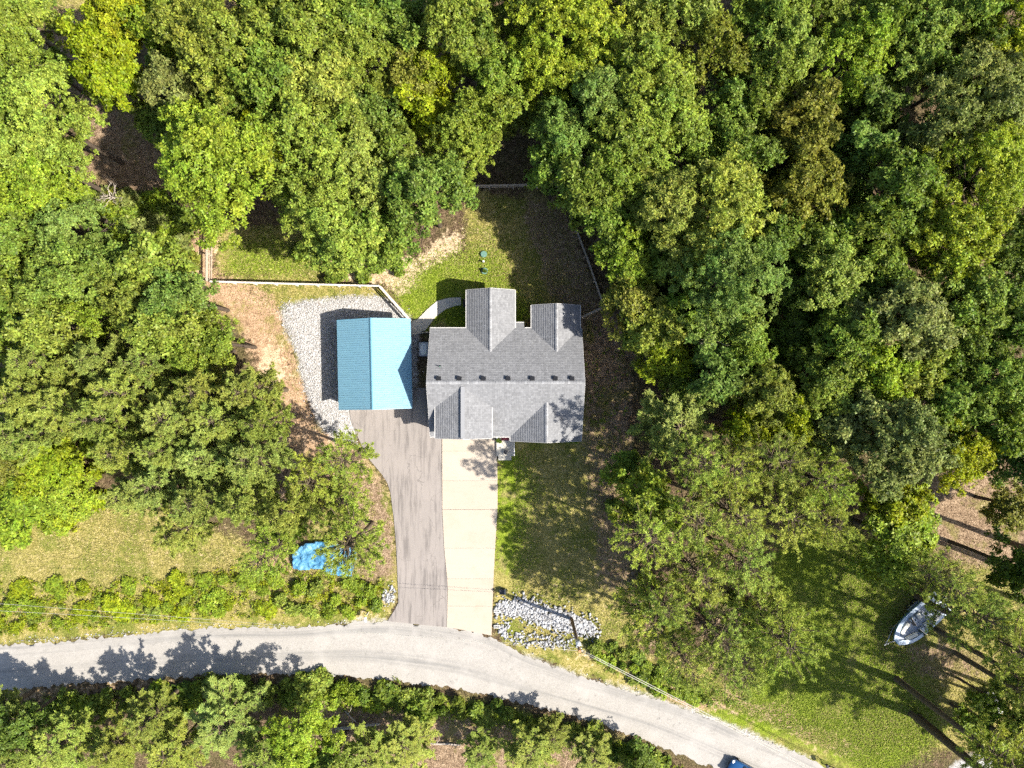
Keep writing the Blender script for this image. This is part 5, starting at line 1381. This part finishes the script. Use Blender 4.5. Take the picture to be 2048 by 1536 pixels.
x, y, _ = P(218, 392, 2.5); dead_tree("dead_tree", "bare pale dead branches at the lower end of the shaded clearing", (x, y, 0), 2.6, 1.6, 3)
x, y, _ = P(1432, 684, 10); dead_tree("dead_tree", "pale bare treetop among the green crowns right of the house", (x, y, 0), 10.5, 1.6, 4)
def log(px0, py0, px1, py1, r, label, seed):
    a, b = Vector(P(px0, py0)), Vector(P(px1, py1)); c = (a + b) / 2; R = random.Random(seed)
    e = empty("fallen_log", tuple(c), 0, label, "log"); a, b = a - c, b - c
    pts = [a.lerp(b, t_) + Vector((R.uniform(-.05, .05), R.uniform(-.05, .05), r * .8)) for t_ in (0, .3, .6, 1)]
    MB().path(pts, [r, r * .95, r * .85, r * .7], 9).build("stem", M["deadwood"], e, True)
    q = pts[1]; MB().path([q, q + Vector((.3, .5, .15)), q + Vector((.4, 1.0, .2))], [.05, .035, .015], 5).build("branch", M["deadwood"], e, True)
log(673, 1457, 760, 1447, .16, "grey fallen log on the shaded bank below the road", 1)
log(853, 1485, 921, 1489, .11, "thin fallen log among the pines at the bottom", 2)
log(180, 430, 245, 445, .18, "pale fallen log among shrubs below the clearing", 3)
log(690, 1420, 712, 1444, .06, "short broken branch on the bank above the grey log", 4)
x, y, _ = P(140, 190); sn = empty("tree_snag", (x, y, 0), 0, "grey broken trunk standing in the shaded upper left clearing", "dead tree")
MB().path([(0, 0, -.1), (.02, 0, 1.4), (-.05, .05, 2.9)], [.26, .22, .19], 10).build("trunk", M["deadwood"], sn, True); MB().tube((-.05, .05, 2.85), (-.05, .06, 2.95), .18, .05, 8).build("broken_top", M["deadwood"], sn)

# ------------------------------------------------------------------ stones, grass, litter (too many to count)
def stones(name, polys, n, smin, smax, mat, seed, label, prob=None, avoid=(), zoff=0.0):
    r = np.random.default_rng(seed)
    pts = []
    for poly, cnt in zip(polys, n):
        p = np.array(poly, float); lo, hi = p.min(0), p.max(0)
        q = lo + r.random((cnt * 4, 2)) * (hi - lo); q = q[in_poly(poly, q[:, 0], q[:, 1])]
        for a_ in avoid: q = q[~in_poly(a_, q[:, 0], q[:, 1])]
        pts.append(q[:cnt])
    q = np.vstack(pts); q = q + r.normal(0, 1, q.shape) * np.where(r.random((len(q), 1)) < .3, 9.0, 2.5)
    for a_ in avoid: q = q[~in_poly(a_, q[:, 0], q[:, 1])]
    q = q[sample(PAVED_SOFT, (q[:, 0] - 1024) / PXM, (768 - q[:, 1]) / PXM) < .45]
    if mat == 'pebble' and zoff < 0:
        q = q[sample(W['gravel'], (q[:, 0] - 1024) / PXM, (768 - q[:, 1]) / PXM) + .35 * np.sin(q[:, 0] * .13) * np.sin(q[:, 1] * .11 + 1) + r.normal(0, .22, len(q)) > .42]
    m = len(q)
    X = (q[:, 0] - 1024) / PXM; Y = (768 - q[:, 1]) / PXM
    s = r.uniform(smin, smax, m) * r.choice([.7, 1, 1.25], m)
    # faceted eight-corner stones
    base = np.array([(-1, -1, -.7), (1, -1, -.7), (1, 1, -.7), (-1, 1, -.7), (-.7, -.7, .7), (.7, -.7, .7), (.7, .7, .7), (-.7, .7, .7)]) * .5
    V = base[None] * (s[:, None, None] * r.uniform(.55, 1.2, (m, 1, 3))) + r.normal(0, .10, (m, 8, 3)) * s[:, None, None]
    a = r.random(m) * 6.28; b = r.normal(0, .5, m)
    cy, sy = np.cos(b)[:, None], np.sin(b)[:, None]; V[..., 0], V[..., 2] = V[..., 0] * cy + V[..., 2] * sy, -V[..., 0] * sy + V[..., 2] * cy
    ca, sa = np.cos(a)[:, None], np.sin(a)[:, None]; V[..., 0], V[..., 1] = V[..., 0] * ca - V[..., 1] * sa, V[..., 0] * sa + V[..., 1] * ca
    V[..., 0] += X[:, None]; V[..., 1] += Y[:, None]; V[..., 2] += (s * .18 + zoff)[:, None]
    f = np.array([(3, 2, 1, 0), (4, 5, 6, 7), (0, 1, 5, 4), (1, 2, 6, 5), (2, 3, 7, 6), (3, 0, 4, 7)])
    F = (np.arange(m)[:, None, None] * 8 + f[None]).reshape(-1, 4)
    o = link(bpy.data.objects.new(name, np_mesh(name, V.reshape(-1, 3), F, M[mat]))); tag(o, label, "rocks" if mat == "stone" else "gravel", kind="stuff")
stones("rip_rap", RIPRAP + [RIP_SPARSE, RIP_SMALL], [2600, 420, 260, 130], .09, .25, "stone", 41, "grey-white rip-rap stones in the ditch beside the concrete driveway")
stones("gravel", [GRAVEL, [(560, 620), (620, 600), (640, 640), (590, 660)]], [15000, 300], .045, .11, "pebble", 42, "loose pale gravel round the blue garage", avoid=(GARAGE, DRIVE_A), zoff=-.04)
EDGE = [(980, 1276), (1040, 1300), (1160, 1350), (1340, 1402), (1450, 1446), (1600, 1512), (1700, 1560), (1690, 1570), (1330, 1412), (1080, 1332)]
stones("gravel", [EDGE, [(640, 1250), (790, 1238), (800, 1246), (700, 1256)], [(0, 1284), (340, 1258), (560, 1250), (560, 1262), (340, 1270), (0, 1298)]], [1800, 500, 900], .04, .11, "pebble", 43, "crushed stone spilling along the road's upper edge")

def blades(name, key_w, n, hmin, hmax, mat, seed, label, kindcat="grass"):
    r = np.random.default_rng(seed)
    w = np.clip(key_w, 0, 1) * (PAVED_SOFT < .12)
    p = (w / w.sum()).ravel(); ii = r.choice(len(p), n, p=p)
    X = XX.ravel()[ii] + r.uniform(-.5, .5, n) * STEP * 1.4; Y = YY.ravel()[ii] + r.uniform(-.5, .5, n) * STEP * 1.4
    a = r.random(n) * 6.28; h = r.uniform(hmin, hmax, n) * .5; lean = r.uniform(.10, .24, n); wd = r.uniform(.02, .045, n)
    z0 = np.full(n, -.10)
    ca, sa = np.cos(a), np.sin(a)
    v0 = np.stack([X - sa * wd, Y + ca * wd, z0], 1); v1 = np.stack([X + sa * wd, Y - ca * wd, z0], 1)
    v2 = np.stack([X + ca * lean, Y + sa * lean, z0 + .09 + h], 1)
    V = np.stack([v0, v1, v2], 1).reshape(-1, 3); F = np.arange(3 * n).reshape(-1, 3)
    o = link(bpy.data.objects.new(name, np_mesh(name, V, F, M[mat]))); tag(o, label, kindcat, kind="stuff")
inview = (np.abs(XX) < 54) & (np.abs(YY) < 41)
blades("grass", W["lush"] * inview * (1 - W["gravel"]), 90000, .05, .16, "grasslush", 51, "short green grass of the lawns")
blades("dry_grass", W["dry"] * inview * (1 - W["gravel"]), 80000, .04, .13, "grassdry", 52, "dry tan grass of the yards and verges")
blades("leaf_litter", np.clip(1 - W["lush"] - W["dry"] - W["dirt"] - W["gravel"] - W["sand"], 0, 1) * inview, 60000, .01, .07, "litter", 53, "brown leaf litter on the woodland floor", "litter")
